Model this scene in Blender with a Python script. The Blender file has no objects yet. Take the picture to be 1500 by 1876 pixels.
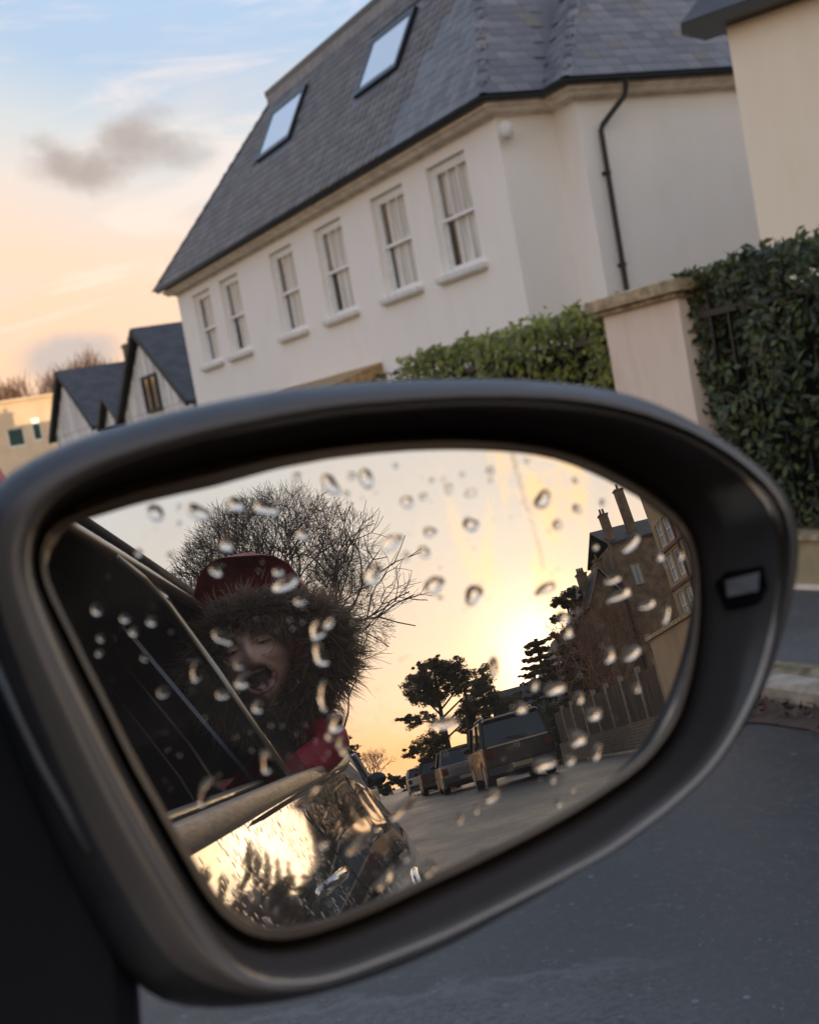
import bpy, math, random
import numpy as np
from mathutils import Vector, Matrix, noise
random.seed(7); RNG = np.random.default_rng(7)
R_ = math.radians
scene = bpy.context.scene
COL = scene.collection

# ------------------------------------------------------------------ camera
def cam_axes(yaw, pitch, roll):
    f = Vector((math.sin(yaw)*math.cos(pitch), math.cos(yaw)*math.cos(pitch), math.sin(pitch)))
    r = Vector((math.cos(yaw), -math.sin(yaw), 0)); u = r.cross(f)
    return r*math.cos(roll)+u*math.sin(roll), u*math.cos(roll)-r*math.sin(roll), f
CAM_POS = Vector((0, 0, 1.05))
cr, cu, cf = cam_axes(R_(25.66), R_(-3.81), R_(-10.2))
cam = bpy.data.cameras.new('camera'); cam_ob = bpy.data.objects.new('camera', cam); COL.objects.link(cam_ob)
cam_ob.matrix_world = Matrix(((cr.x, cu.x, -cf.x, 0), (cr.y, cu.y, -cf.y, 0), (cr.z, cu.z, -cf.z, 1.05), (0, 0, 0, 1)))
cam.sensor_fit = 'HORIZONTAL'; cam.sensor_width = 36; cam.lens = 60
cam.clip_start = 0.02; cam.clip_end = 1500
cam.dof.use_dof = True; cam.dof.focus_distance = 1.0; cam.dof.aperture_fstop = 20
scene.camera = cam_ob

# ------------------------------------------------------------------ light and sky
scene.view_settings.view_transform = 'Standard'; scene.view_settings.look = 'None'
scene.view_settings.exposure = 0.3; scene.view_settings.gamma = 1.0
scene.view_settings.use_curve_mapping = False
SUN_EL, SUN_AZ = R_(5.2), R_(167.9)          # azimuth clockwise from +Y (the way the street runs ahead)
SUN = Vector((math.sin(SUN_AZ)*math.cos(SUN_EL), math.cos(SUN_AZ)*math.cos(SUN_EL), math.sin(SUN_EL)))
sl = bpy.data.lights.new('sun', 'SUN'); sl.energy = 2.2; sl.angle = R_(.55); sl.color = (1.0, .74, .45)
so = bpy.data.objects.new('sun', sl); COL.objects.link(so); so.rotation_euler = SUN.to_track_quat('Z', 'Y').to_euler()
so.location = (0, 0, 30)

world = bpy.data.worlds.new('World'); scene.world = world; world.use_nodes = True
wt = world.node_tree; wt.nodes.clear()
class NT:
    """small helper for node trees"""
    def __init__(s, t): s.t = t
    def n(s, typ, **k):
        nd = s.t.nodes.new(typ)
        for a, b in k.items(): setattr(nd, a, b)
        return nd
    def put(s, sock, v):
        if hasattr(v, 'is_output') or isinstance(v, bpy.types.NodeSocket): s.t.links.new(v, sock)
        else:
            if isinstance(v, (tuple, list)) and len(v) == 3 and sock.type == 'RGBA': v = (*v, 1)
            sock.default_value = v
    def m(s, op, a, b=0.0, c=None, clamp=False):
        nd = s.n('ShaderNodeMath', operation=op, use_clamp=clamp); s.put(nd.inputs[0], a); s.put(nd.inputs[1], b)
        if c is not None: s.put(nd.inputs[2], c)
        return nd.outputs[0]
    def vm(s, op, a, b=(0, 0, 0), scale=None):
        nd = s.n('ShaderNodeVectorMath', operation=op); s.put(nd.inputs[0], a); s.put(nd.inputs[1], b)
        if scale is not None: s.put(nd.inputs['Scale'], scale)
        return nd.outputs['Value'] if op in ('DOT_PRODUCT', 'LENGTH', 'DISTANCE') else nd.outputs['Vector']
    def ramp(s, fac, stops, interp='EASE'):
        nd = s.n('ShaderNodeValToRGB'); nd.color_ramp.interpolation = interp; s.put(nd.inputs[0], fac)
        e = nd.color_ramp.elements
        while len(e) < len(stops): e.new(.5)
        for k, (p, c) in zip(e, stops): k.position = p; k.color = (*c, 1) if len(c) == 3 else c
        return nd.outputs[0]
    def mix(s, fac, a, b, bt='MIX'):
        nd = s.n('ShaderNodeMix', data_type='RGBA', blend_type=bt); s.put(nd.inputs[0], fac); s.put(nd.inputs[6], a); s.put(nd.inputs[7], b)
        return nd.outputs[2]
    def rng(s, v, a, b, c=0., d=1., smooth=True):
        nd = s.n('ShaderNodeMapRange', interpolation_type='SMOOTHSTEP' if smooth else 'LINEAR'); s.put(nd.inputs[0], v)
        for i, x in enumerate((a, b, c, d)): nd.inputs[i+1].default_value = x
        return nd.outputs[0]
    def noise(s, vec, scale, detail=3, rough=.55, dist=0., out=0):
        nd = s.n('ShaderNodeTexNoise'); nd.inputs['Scale'].default_value = scale; nd.inputs['Detail'].default_value = detail
        nd.inputs['Roughness'].default_value = rough; nd.inputs['Distortion'].default_value = dist
        if vec is not None: s.put(nd.inputs['Vector'], vec)
        return nd.outputs[out]

w = NT(wt)
tc = w.n('ShaderNodeTexCoord'); D = w.vm('NORMALIZE', tc.outputs['Generated'])
sep = w.n('ShaderNodeSeparateXYZ'); w.put(sep.inputs[0], D); dx, dy, dz = sep.outputs
sunh = Vector((SUN.x, SUN.y, 0)).normalized()
azc = w.m('ADD', w.m('MULTIPLY', dx, sunh.x), w.m('MULTIPLY', dy, sunh.y))       # +1 toward the sun
cosS = w.m('MAXIMUM', w.vm('DOT_PRODUCT', D, tuple(SUN)), 0.0)
warp = w.noise(w.vm('MULTIPLY', D, (1, 1, 3)), 2.2, 4)
zz = w.m('ADD', dz, w.m('MULTIPLY', w.m('SUBTRACT', warp, .5), .10))
# on the side away from the sun a veil of high cloud slopes down to the right: pale below its edge, blue above
tilt = w.m('MULTIPLY', w.rng(dx, .12, .36, 0, 1, False), w.rng(dy, 0., .6, 0, .085))
za = w.m('ADD', zz, tilt)
anti = w.ramp(za, [(0, (.86, .66, .54)), (.035, (.90, .66, .52)), (.10, (.95, .60, .40)), (.19, (.93, .64, .46)), (.25, (.76, .66, .60)),
                   (.295, (.62, .64, .65)), (.34, (.42, .54, .70)), (.50, (.40, .55, .80)), (.7, (.38, .50, .74)), (1, (.38, .47, .68))], 'LINEAR')
sol = w.ramp(zz, [(0, (1.30, .66, .28)), (.05, (1.34, .76, .38)), (.11, (1.32, .97, .72)), (.19, (1.17, 1.0, .87)), (.27, (1.06, 1.0, .95)), (.33, (.98, .98, .98)),
                  (.45, (.86, .92, 1.02)), (.7, (.52, .60, .78)), (1, (.38, .47, .68))], 'LINEAR')
base = w.mix(w.rng(azc, -.75, .85), anti, sol)
# soft cloud texture over everything
cn = w.noise(w.vm('MULTIPLY', D, (1.0, 1.0, 2.6)), 3.4, 7, .58, .5)
cmask = w.rng(cn, .50, .70)
low = w.rng(dz, .0, .5, 1, .15)
ccol = w.mix(w.rng(azc, -.2, .9), (.76, .65, .60), (1.40, 1.06, .84))
base = w.mix(w.m('MULTIPLY', w.m('MULTIPLY', cmask, low), .62), base, ccol)
wn2 = w.noise(w.vm('MULTIPLY', D, (1.0, 1.0, 4.2)), 5.5, 7, .62, 1.2)
wis = w.m('MULTIPLY', w.rng(wn2, .50, .66), w.m('MULTIPLY', w.rng(dz, .03, .10), w.rng(dz, .55, .28)))
base = w.mix(w.m('MULTIPLY', wis, .38), base, w.mix(w.rng(azc, -.2, .9), (.98, .80, .70), (1.10, .96, .88)))
# golden streaks above the sun
sn = w.noise(w.vm('MULTIPLY', D, (9.0, 2.0, 2.2)), 2.0, 4, .6, .8)
stre = w.m('MULTIPLY', w.rng(sn, .47, .62), w.rng(w.vm('DOT_PRODUCT', D, tuple(Vector((.33, -.92, .22)).normalized())), .968, .998))
base = w.mix(w.m('MULTIPLY', stre, .8), base, (1.75, 1.15, .58))
# the small grey-brown cloud
def dirv(az, el): return tuple(Vector((math.sin(R_(az))*math.cos(R_(el)), math.cos(R_(az))*math.cos(R_(el)), math.sin(R_(el)))))
def blob(base, c, r0, r1, thr, col, k, sc=11):
    q = w.vm('MULTIPLY', w.vm('SUBTRACT', D, c), (1, 1, 1.9))
    ln = w.m('ADD', w.vm('LENGTH', q), w.m('MULTIPLY', w.m('SUBTRACT', w.noise(D, sc, 5, .6), .5), thr))
    return w.mix(w.m('MULTIPLY', w.rng(ln, r0, r1, 1, 0), k), base, col)
for az_, el_, r1_, k_ in ((14.2, 12.4, .038, 1.0), (15.4, 11.9, .034, .95), (17.0, 13.1, .036, 1.0), (18.0, 12.4, .036, .7), (19.6, 12.0, .034, .5), (13.6, 13.4, .02, .5), (18.4, 13.9, .025, .45)):
    base = blob(base, dirv(az_, el_), .002, r1_, .062, (.40, .325, .295), k_*.85, 16)
base = blob(base, dirv(12.9, 4.9), .02, .045, .05, (.47, .43, .43), .8, 9)
# glow round the sun
g = w.m('ADD', w.m('MULTIPLY', w.m('POWER', cosS, 600.), 2.2), w.m('MULTIPLY', w.m('POWER', cosS, 80.), .24))
base = w.mix(1.0, base, w.mix(1.0, (1.0, .84, .62), w.vm('MULTIPLY', w.mix(1.0, (1, 1, 1), g, 'MULTIPLY'), (1, 1, 1)), 'MULTIPLY'), 'ADD')
base = w.mix(1.0, base, w.mix(1.0, (.08, .05, .02), w.m('POWER', cosS, 12.), 'MULTIPLY'), 'ADD')
below = w.mix(w.rng(dz, -.03, 0.0), (.10, .09, .08), base)
sky = w.n('ShaderNodeTexSky', sky_type='NISHITA'); sky.sun_disc = False; sky.sun_elevation = SUN_EL; sky.sun_rotation = SUN_AZ
sky.altitude = 60; sky.air_density = 1.2; sky.dust_density = 2.0; sky.ozone_density = 1.5
bg1 = w.n('ShaderNodeBackground'); w.put(bg1.inputs[0], below); bg1.inputs[1].default_value = .95
bg2 = w.n('ShaderNodeBackground'); w.put(bg2.inputs[0], sky.outputs[0]); bg2.inputs[1].default_value = .05*.25*4/4
ad = w.n('ShaderNodeAddShader'); wt.links.new(bg1.outputs[0], ad.inputs[0]); wt.links.new(bg2.outputs[0], ad.inputs[1])
wo = w.n('ShaderNodeOutputWorld'); wt.links.new(ad.outputs[0], wo.inputs[0])
scene.cycles.max_bounces = 10; scene.cycles.glossy_bounces = 6; scene.cycles.transmission_bounces = 8
scene.cycles.transparent_max_bounces = 8; scene.cycles.caustics_reflective = False; scene.cycles.caustics_refractive = False

# ------------------------------------------------------------------ materials
def material(name, col, rough=.6, metal=0., var=.0, vscale=4., bump=0., bscale=40., col2=None, coat=0., spec=.5, trans=0., ior=1.45, stretch=(1, 1, 1), extra=None):
    m = bpy.data.materials.new(name); m.use_nodes = True; t = NT(m.node_tree)
    b = m.node_tree.nodes['Principled BSDF']
    b.inputs['Roughness'].default_value = rough; b.inputs['Metallic'].default_value = metal
    b.inputs['Coat Weight'].default_value = coat; b.inputs['Coat Roughness'].default_value = .04
    b.inputs['Specular IOR Level'].default_value = spec; b.inputs['Transmission Weight'].default_value = trans; b.inputs['IOR'].default_value = ior
    co = t.n('ShaderNodeTexCoord').outputs['Object']
    vec = t.vm('MULTIPLY', co, stretch) if stretch != (1, 1, 1) else co
    if var or col2:
        c2 = col2 if col2 else tuple(max(0, c*(1-var)) for c in col)
        c1 = col if col2 else tuple(min(1, c*(1+var*.6)) for c in col)
        f = t.rng(t.noise(vec, vscale, 5, .6), .32, .68)
        t.put(b.inputs['Base Color'], t.mix(f, c1, c2))
    else: t.put(b.inputs['Base Color'], col)
    if bump:
        bn = t.n('ShaderNodeBump'); bn.inputs['Strength'].default_value = bump; bn.inputs['Distance'].default_value = .01
        t.put(bn.inputs['Height'], t.noise(vec, bscale, 6, .65)); m.node_tree.links.new(bn.outputs[0], b.inputs['Normal'])
    if extra: extra(t, b, vec)
    return m
def streaks(col, dark, k=.5, sc=(1.2, 1.2, .15), n=3.):
    def f(t, b, vec):
        a = t.noise(t.vm('MULTIPLY', vec, sc), n, 6, .65); g2 = t.noise(vec, .7, 3)
        fac = t.m('MULTIPLY', t.rng(t.m('ADD', t.m('MULTIPLY', a, .6), t.m('MULTIPLY', g2, .4)), .42, .68), k)
        t.put(b.inputs['Base Color'], t.mix(fac, col, dark))
    return f
M = {}
M['render_white'] = material('render_white', (.88, .84, .78), .85, bump=.15, bscale=50, extra=streaks((.88, .84, .78), (.76, .72, .66), .32, (1.0, 1.0, .35)))
M['render_cream'] = material('render_cream', (.88, .78, .63), .85, bump=.15, bscale=50, extra=streaks((.88, .78, .63), (.78, .67, .51), .5))
M['pier_cream'] = material('pier_cream', (.80, .66, .54), .85, bump=.15, bscale=90, extra=streaks((.80, .66, .54), (.66, .52, .38), .6, (3, 3, .6), 4.))
M['wall_ochre'] = material('wall_ochre', (.46, .39, .22), .9, var=.3, vscale=3, bump=.3, bscale=60)
M['cap_stone'] = material('cap_stone', (.42, .32, .19), .9, var=.45, vscale=14, bump=.4, bscale=80)
def slate_extra(t, b, vec):
    g_ = t.n('ShaderNodeNewGeometry').outputs['Random Per Island']; o_ = t.n('ShaderNodeObjectInfo').outputs['Random']
    f = t.m('FRACT', t.m('ADD', g_, t.m('MULTIPLY', o_, 7.3))); c = t.mix(f, (.105, .108, .122), (.190, .192, .205)); c = t.mix(t.rng(f, .90, .97), c, (.15, .135, .12))
    c = t.mix(t.m('MULTIPLY', t.rng(t.noise(vec, .9, 5), .45, .70), .45), c, (.085, .088, .088)); t.put(b.inputs['Base Color'], c)
M['slate'] = material('slate', (.150, .153, .168), .55, bump=.25, bscale=60, extra=slate_extra)
M['slate_blue'] = material('slate_blue', (.042, .040, .042), .6, var=.4, vscale=2, bump=.2, bscale=20)
M['lead'] = material('lead', (.20, .20, .21), .5, var=.3, vscale=3)
M['gutter_black'] = material('gutter_black', (.012, .013, .016), .35)
M['white_paint'] = material('white_paint', (.80, .80, .78), .4, var=.06, vscale=8)
M['white_stone'] = material('white_stone', (.72, .70, .66), .8, var=.12, vscale=9)
M['cornice'] = material('cornice', (.74, .64, .53), .8, var=.2, vscale=3)
M['curtain'] = material('curtain', (.62, .60, .55), .9, extra=lambda t, b, v: t.put(b.inputs['Base Color'], t.mix(t.rng(t.noise(t.vm('MULTIPLY', v, (1, 1, .03)), 26, 2), .4, .6), (.90, .89, .86), (.62, .61, .58))))
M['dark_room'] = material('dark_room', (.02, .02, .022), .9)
M['porch_tile'] = material('porch_tile', (.36, .23, .10), .8, var=.4, vscale=9, bump=.4, bscale=30)
M['timber_black'] = material('timber_black', (.05, .048, .046), .8, var=.4, vscale=5)
M['boards_white'] = material('boards_white', (.70, .69, .66), .7, var=.25, vscale=2, stretch=(1, 1, .2))
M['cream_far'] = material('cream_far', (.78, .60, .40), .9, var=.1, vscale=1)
M['green_glass'] = material('green_glass', (.05, .09, .08), .12)
M['asphalt'] = material('asphalt', (.05, .051, .055), .62, extra=None)
def asphalt_nodes(m, base, rough0, rough1, pale=.0):
    t = NT(m.node_tree); b = m.node_tree.nodes['Principled BSDF']; co = t.n('ShaderNodeTexCoord').outputs['Object']
    big = t.noise(co, .55, 4); mid = t.noise(co, 6., 5, .65); fine = t.noise(co, 170., 3, .7)
    vr = t.n('ShaderNodeTexVoronoi'); vr.inputs['Scale'].default_value = 58.; t.put(vr.inputs['Vector'], co)
    chips = t.rng(vr.outputs['Distance'], .24, .10)
    c = t.mix(t.rng(big, .35, .65), tuple(x*.8 for x in base), tuple(x*1.25 for x in base))
    c = t.mix(t.m('MULTIPLY', t.rng(mid, .5, .75), .5), c, tuple(x*1.6 for x in base))
    c = t.mix(t.m('MULTIPLY', t.rng(t.noise(co, 42., 4, .75), .52, .70), .6), c, tuple(x*2.2 for x in base))
    c = t.mix(t.m('MULTIPLY', t.rng(fine, .50, .72), .55), c, tuple(x*2.4 for x in base))
    keep = t.rng(t.noise(co, 31., 3), .52, .60)
    c = t.mix(t.m('MULTIPLY', t.m('MULTIPLY', chips, keep), .55), c, (.24, .235, .22))
    v2 = t.n('ShaderNodeTexVoronoi'); v2.inputs['Scale'].default_value = 14.; t.put(v2.inputs['Vector'], co); c = t.mix(t.m('MULTIPLY', t.rng(v2.outputs['Distance'], .13, .06), t.m('MULTIPLY', t.rng(t.noise(co, 5., 2), .52, .60), .6)), c, (.24, .23, .22))
    if pale:                                                           # a worn, scuffed area of old paint beside the car
        sp = t.n('ShaderNodeSeparateXYZ'); t.put(sp.inputs[0], co)
        ln = t.m('SUBTRACT', 2.80, t.m('ADD', t.m('MULTIPLY', sp.outputs[0], .56), sp.outputs[1]))
        ln = t.m('ADD', ln, t.m('MULTIPLY', t.m('SUBTRACT', t.noise(co, 9., 6, .7), .5), .35))
        msk = t.m('MULTIPLY', t.rng(ln, -.02, .10), t.rng(t.m('ADD', t.noise(co, 60., 4, .7), t.m('MULTIPLY', t.noise(co, 3., 2), .5)), .60, .86))
        msk = t.m('MULTIPLY', msk, t.rng(sp.outputs[0], 1.5, 1.0)); c = t.mix(t.m('MULTIPLY', msk, .20), c, (.26, .265, .27))
        edge = t.m('MULTIPLY', t.rng(t.m('ABSOLUTE', ln), .05, .0), t.rng(sp.outputs[0], 1.5, 1.1)); c = t.mix(t.m('MULTIPLY', edge, .14), c, (.36, .36, .37))
    t.put(b.inputs['Base Color'], c); t.put(b.inputs['Roughness'], t.rng(t.m('ADD', t.m('MULTIPLY', big, .6), t.m('MULTIPLY', mid, .4)), .35, .65, rough0, rough1))
    bn = t.n('ShaderNodeBump'); bn.inputs['Strength'].default_value = .35; bn.inputs['Distance'].default_value = .003
    t.put(bn.inputs['Height'], t.m('ADD', fine, t.m('MULTIPLY', mid, .6))); m.node_tree.links.new(bn.outputs[0], b.inputs['Normal'])
asphalt_nodes(M['asphalt'], (.046, .042, .037), .32, .50, 1); M['asphalt'].node_tree.nodes['Principled BSDF'].inputs['Specular IOR Level'].default_value = .32
M['worn_paint'] = material('worn_paint', (.24, .25, .27), .6); asphalt_nodes(M['worn_paint'], (.115, .12, .13), .5, .7)
M['pavement'] = material('pavement', (.09, .085, .08), .8); asphalt_nodes(M['pavement'], (.088, .082, .076), .7, .9)
M['kerb'] = material('kerb', (.36, .30, .23), .85, var=.35, vscale=12, bump=.4, bscale=70)
M['gutter_dirt'] = material('gutter_dirt', (.035, .022, .015), .9, var=.6, vscale=18, bump=.8, bscale=60, col2=(.09, .05, .03))
M['dead_leaf'] = material('dead_leaf', (.13, .055, .028), .7, col2=(.045, .022, .014), vscale=9)
M['verge'] = material('verge', (.24, .19, .11), .95, var=.5, vscale=16, bump=.8, bscale=80)
M['ground'] = material('ground', (.07, .075, .04), .95, var=.4, vscale=.5, bump=.5, bscale=8)
def leafmat(name, c1, c2, rough=.45, tr=.25, sc=3., spec=.5):
    m = bpy.data.materials.new(name); m.use_nodes = True; t = NT(m.node_tree); b = m.node_tree.nodes['Principled BSDF']
    b.inputs['Roughness'].default_value = rough; b.inputs['Specular IOR Level'].default_value = spec
    geo = t.n('ShaderNodeNewGeometry'); co = t.n('ShaderNodeTexCoord').outputs['Object']
    f = t.m('ADD', t.m('MULTIPLY', geo.outputs['Random Per Island'], .7), t.m('MULTIPLY', t.noise(co, sc, 3), .6))
    t.put(b.inputs['Base Color'], t.mix(t.rng(f, .3, 1.0), c1, c2))
    tb = t.n('ShaderNodeBsdfTranslucent'); t.put(tb.inputs[0], tuple(x*1.3 for x in c2))
    ms = t.n('ShaderNodeMixShader'); ms.inputs[0].default_value = tr
    m.node_tree.links.new(b.outputs[0], ms.inputs[1]); m.node_tree.links.new(tb.outputs[0], ms.inputs[2])
    m.node_tree.links.new(ms.outputs[0], m.node_tree.nodes['Material Output'].inputs[0]); return m
M['hedge_leaf'] = leafmat('hedge_leaf', (.014, .026, .010), (.085, .105, .032), .48, .2)
M['hedge_leaf_light'] = leafmat('hedge_leaf_light', (.035, .062, .016), (.30, .31, .065), .42, .35)
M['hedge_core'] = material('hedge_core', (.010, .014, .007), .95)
M['pine_leaf'] = leafmat('pine_leaf', (.035, .040, .014), (.14, .115, .035), .6, .35)
M['conifer_leaf'] = leafmat('conifer_leaf', (.03, .035, .012), (.11, .085, .022), .6, .3)
M['ivy_leaf'] = leafmat('ivy_leaf', (.02, .024, .012), (.06, .058, .026), .5, .15)
M['bark'] = material('bark', (.075, .06, .045), .9, var=.4, vscale=8, bump=.5, bscale=30)
M['twig'] = material('twig', (.085, .070, .055), .9, var=.3, vscale=5)
M['twig_brown'] = material('twig_brown', (.22, .12, .07), .9, var=.4, vscale=1)
M['railing'] = material('railing', (.008, .009, .010), .4)
M['plastic'] = material('plastic', (.052, .050, .050), .42, var=.2, vscale=90, bump=.05, bscale=1200, spec=.42)
M['plastic_matt'] = material('plastic_matt', (.016, .016, .019), .55, spec=.3)
M['glint_metal'] = material('glint_metal', (.46, .40, .34), .22, metal=1.0)  # metal for the added ring that brightens the rim beside the glass
M['glass_edge'] = material('glass_edge', (.10, .07, .05), .25, spec=.6)
M['bezel'] = material('bezel', (.115, .097, .086), .24, spec=.6)
M['plastic_gloss'] = material('plastic_gloss', (.010, .010, .012), .12)
M['seam'] = material('seam', (.10, .10, .105), .35)
M['lamp_lens'] = material('lamp_lens', (.8, .75, .7), .2, extra=lambda t, b, v: t.put(b.inputs['Base Color'], t.mix(t.rng(t.noise(t.vm('MULTIPLY', v, (1, .05, .05)), 260, 1), .42, .58), (.85, .80, .74), (.38, .35, .32))))
def bead_bump(t, b, vec):
    bn = t.n('ShaderNodeBump'); bn.inputs['Strength'].default_value = 1.0; bn.inputs['Distance'].default_value = .0022
    v1 = t.n('ShaderNodeTexVoronoi'); v1.inputs['Scale'].default_value = 115; t.put(v1.inputs['Vector'], t.vm('MULTIPLY', vec, (1, 1, .42)))
    v2 = t.n('ShaderNodeTexVoronoi'); v2.inputs['Scale'].default_value = 48; t.put(v2.inputs['Vector'], t.vm('MULTIPLY', vec, (1, 1, .30)))
    ss = t.n('ShaderNodeSeparateXYZ'); t.put(ss.inputs[0], vec)
    dens = t.m('ADD', t.rng(ss.outputs[1], -1.0, -2.2, 0, .6), t.rng(ss.outputs[2], .9, 1.0, 0, .6))
    patch = t.rng(t.m('ADD', t.noise(vec, 7, 3), t.m('MULTIPLY', dens, .35)), .50, .66)
    h = t.m('MULTIPLY', t.rng(v1.outputs['Distance'], .34, .10), patch)
    h = t.m('ADD', h, t.m('MULTIPLY', t.m('MULTIPLY', t.rng(v2.outputs['Distance'], .25, .08), t.rng(t.noise(vec, 21, 2), .60, .68)), 1.6))
    t.put(bn.inputs['Height'], h); t.t.links.new(bn.outputs[0], b.inputs['Normal']); t.t.links.new(bn.outputs[0], b.inputs['Coat Normal'])
M['paint_silver'] = material('paint_silver', (.74, .71, .68), .035, metal=.95, coat=.6, extra=bead_bump)
M['black_wet'] = material('black_wet', (.010, .010, .011), .08, extra=bead_bump)
M['trim_chrome'] = material('trim_chrome', (.50, .42, .33), .38, metal=.8, var=.25, vscale=40, stretch=(1, 1, 8), bump=.3, bscale=300)
M['trim_thin'] = material('trim_thin', (.40, .36, .30), .35, metal=1.0)
M['rubber'] = material('rubber', (.012, .012, .012), .7)
M['cabin'] = material('cabin', (.022, .021, .024), .8, var=.3, vscale=3)
M['seat_cloth'] = material('seat_cloth', (.035, .030, .032), .75, var=.3, vscale=6)
M['belt_web'] = material('belt_web', (.22, .24, .29), .6)
M['car_glass'] = material('car_glass', (.012, .014, .016), .05, spec=.7)
M['alloy'] = material('alloy', (.35, .35, .36), .3, metal=.9)
M['lamp_red'] = material('lamp_red', (.09, .012, .01), .15)
M['lamp_clear'] = material('lamp_clear', (.5, .5, .5), .08, metal=.4)
M['plate'] = material('plate', (.30, .26, .12), .5)
M['skin'] = material('skin', (.78, .50, .38), .5, var=.12, vscale=30)
M['skin'].node_tree.nodes['Principled BSDF'].inputs['Subsurface Weight'].default_value = .08
M['skin'].node_tree.nodes['Principled BSDF'].inputs['Subsurface Scale'].default_value = .01
M['hair'] = leafmat('hair', (.05, .03, .02), (.16, .10, .06), .5, .1)
M['lips'] = material('lips', (.34, .12, .10), .4)
M['mouth'] = material('mouth', (.035, .010, .010), .5)
M['teeth'] = material('teeth', (.65, .60, .52), .3)
M['eye'] = material('eye', (.6, .58, .55), .15)
M['iris'] = material('iris', (.03, .02, .015), .1)
M['brow'] = material('brow', (.05, .03, .02), .8)
M['headlining'] = material('headlining', (.012, .012, .013), .95, spec=.1)
M['jacket'] = material('jacket', (.44, .032, .045), .48, var=.35, vscale=14, bump=1.0, bscale=16)
M['trousers'] = material('trousers', (.03, .035, .06), .8)
M['fur'] = leafmat('fur', (.055, .042, .034), (.40, .30, .215), .5, .30, 12., .4)
M['wire'] = material('wire', (.45, .36, .22), .25, metal=1.0)
def solid(name, c, **k): return material(name, c, .3, coat=.6, **k)
M['paint_dark'] = material('paint_dark', (.012, .012, .012), .35, coat=.2, spec=.3); M['paint_grey'] = solid('paint_grey', (.10, .095, .09)); M['paint_pale'] = solid('paint_pale', (.42, .40, .37))
M['paint_blue'] = solid('paint_blue', (.16, .27, .33)); M['paint_red'] = solid('paint_red', (.42, .04, .02)); M['paint_white'] = solid('paint_white', (.70, .66, .62))
def brick_extra(t, b, vec):
    br = t.n('ShaderNodeTexBrick'); br.inputs['Scale'].default_value = 1.0; br.inputs['Brick Width'].default_value = .22; br.inputs['Row Height'].default_value = .075
    br.inputs['Mortar Size'].default_value = .010; br.inputs['Color1'].default_value = (.20, .13, .075, 1); br.inputs['Color2'].default_value = (.12, .085, .055, 1); br.inputs['Mortar'].default_value = (.22, .19, .15, 1)
    sx = t.n('ShaderNodeSeparateXYZ'); t.put(sx.inputs[0], vec); cx = t.n('ShaderNodeCombineXYZ'); t.put(cx.inputs[0], t.m('ADD', sx.outputs[1], sx.outputs[0])); t.put(cx.inputs[1], sx.outputs[2]); t.put(br.inputs['Vector'], cx.outputs[0])
    t.put(b.inputs['Base Color'], t.mix(t.m('MULTIPLY', t.rng(t.noise(vec, 1.1, 5), .4, .7), .5), br.outputs[0], (.10, .085, .055)))
    bn = t.n('ShaderNodeBump'); bn.inputs['Strength'].default_value = .6; bn.inputs['Distance'].default_value = .006
    t.put(bn.inputs['Height'], t.m('SUBTRACT', 1.0, br.outputs['Fac'])); t.t.links.new(bn.outputs[0], b.inputs['Normal'])
M['brick'] = material('brick', (.2, .13, .08), .9, extra=brick_extra)
M['tan_render'] = material('tan_render', (.42, .31, .19), .9, bump=.3, bscale=40, extra=streaks((.43, .32, .195), (.28, .21, .13), .7, (1, 1, .3), 2.))
M['brown_dark'] = material('brown_dark', (.21, .155, .10), .9, var=.4, vscale=1.5, bump=.3, bscale=20)
M['fence_wood'] = material('fence_wood', (.075, .050, .030), .85, var=.5, vscale=6, stretch=(1, 1, .2), bump=.3, bscale=40)
M['post_pale'] = material('post_pale', (.27, .22, .16), .8, var=.3, vscale=6)
M['win_pale'] = material('win_pale', (.36, .42, .44), .15)
M['oxide'] = material('oxide', (.13, .055, .045), .6)
gm = bpy.data.materials.new('mirror_glass'); gm.use_nodes = True; gt = NT(gm.node_tree); gm.node_tree.nodes.clear()
gl = gt.n('ShaderNodeBsdfGlossy'); gl.inputs['Roughness'].default_value = 0.0; gl.inputs['Color'].default_value = (.60, .57, .53, 1)
df = gt.n('ShaderNodeBsdfDiffuse'); df.inputs['Color'].default_value = (.52, .46, .41, 1)
gco = gt.n('ShaderNodeTexCoord').outputs['Object']
hz = gt.m('ADD', .045, gt.m('MULTIPLY', gt.rng(gt.noise(gco, 38, 4, .6), .42, .75), .05))
gx = gt.n('ShaderNodeMixShader'); gt.put(gx.inputs[0], hz); gm.node_tree.links.new(gl.outputs[0], gx.inputs[1]); gm.node_tree.links.new(df.outputs[0], gx.inputs[2])
go = gt.n('ShaderNodeOutputMaterial'); gm.node_tree.links.new(gx.outputs[0], go.inputs[0]); M['mirror_glass'] = gm
wm = bpy.data.materials.new('water'); wm.use_nodes = True; wn = NT(wm.node_tree); wm.node_tree.nodes.clear()
wg = wn.n('ShaderNodeBsdfGlass'); wg.inputs['IOR'].default_value = 1.33; wg.inputs['Roughness'].default_value = 0.0; wo2 = wn.n('ShaderNodeOutputMaterial'); wm.node_tree.links.new(wg.outputs[0], wo2.inputs[0]); M['water'] = wm
pm = bpy.data.materials.new('window_pane'); pm.use_nodes = True; pn = NT(pm.node_tree); pm.node_tree.nodes.clear()
pt = pn.n('ShaderNodeBsdfTransparent'); pt.inputs[0].default_value = (.86, .88, .88, 1); pg = pn.n('ShaderNodeBsdfGlossy'); pg.inputs['Roughness'].default_value = .01
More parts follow.
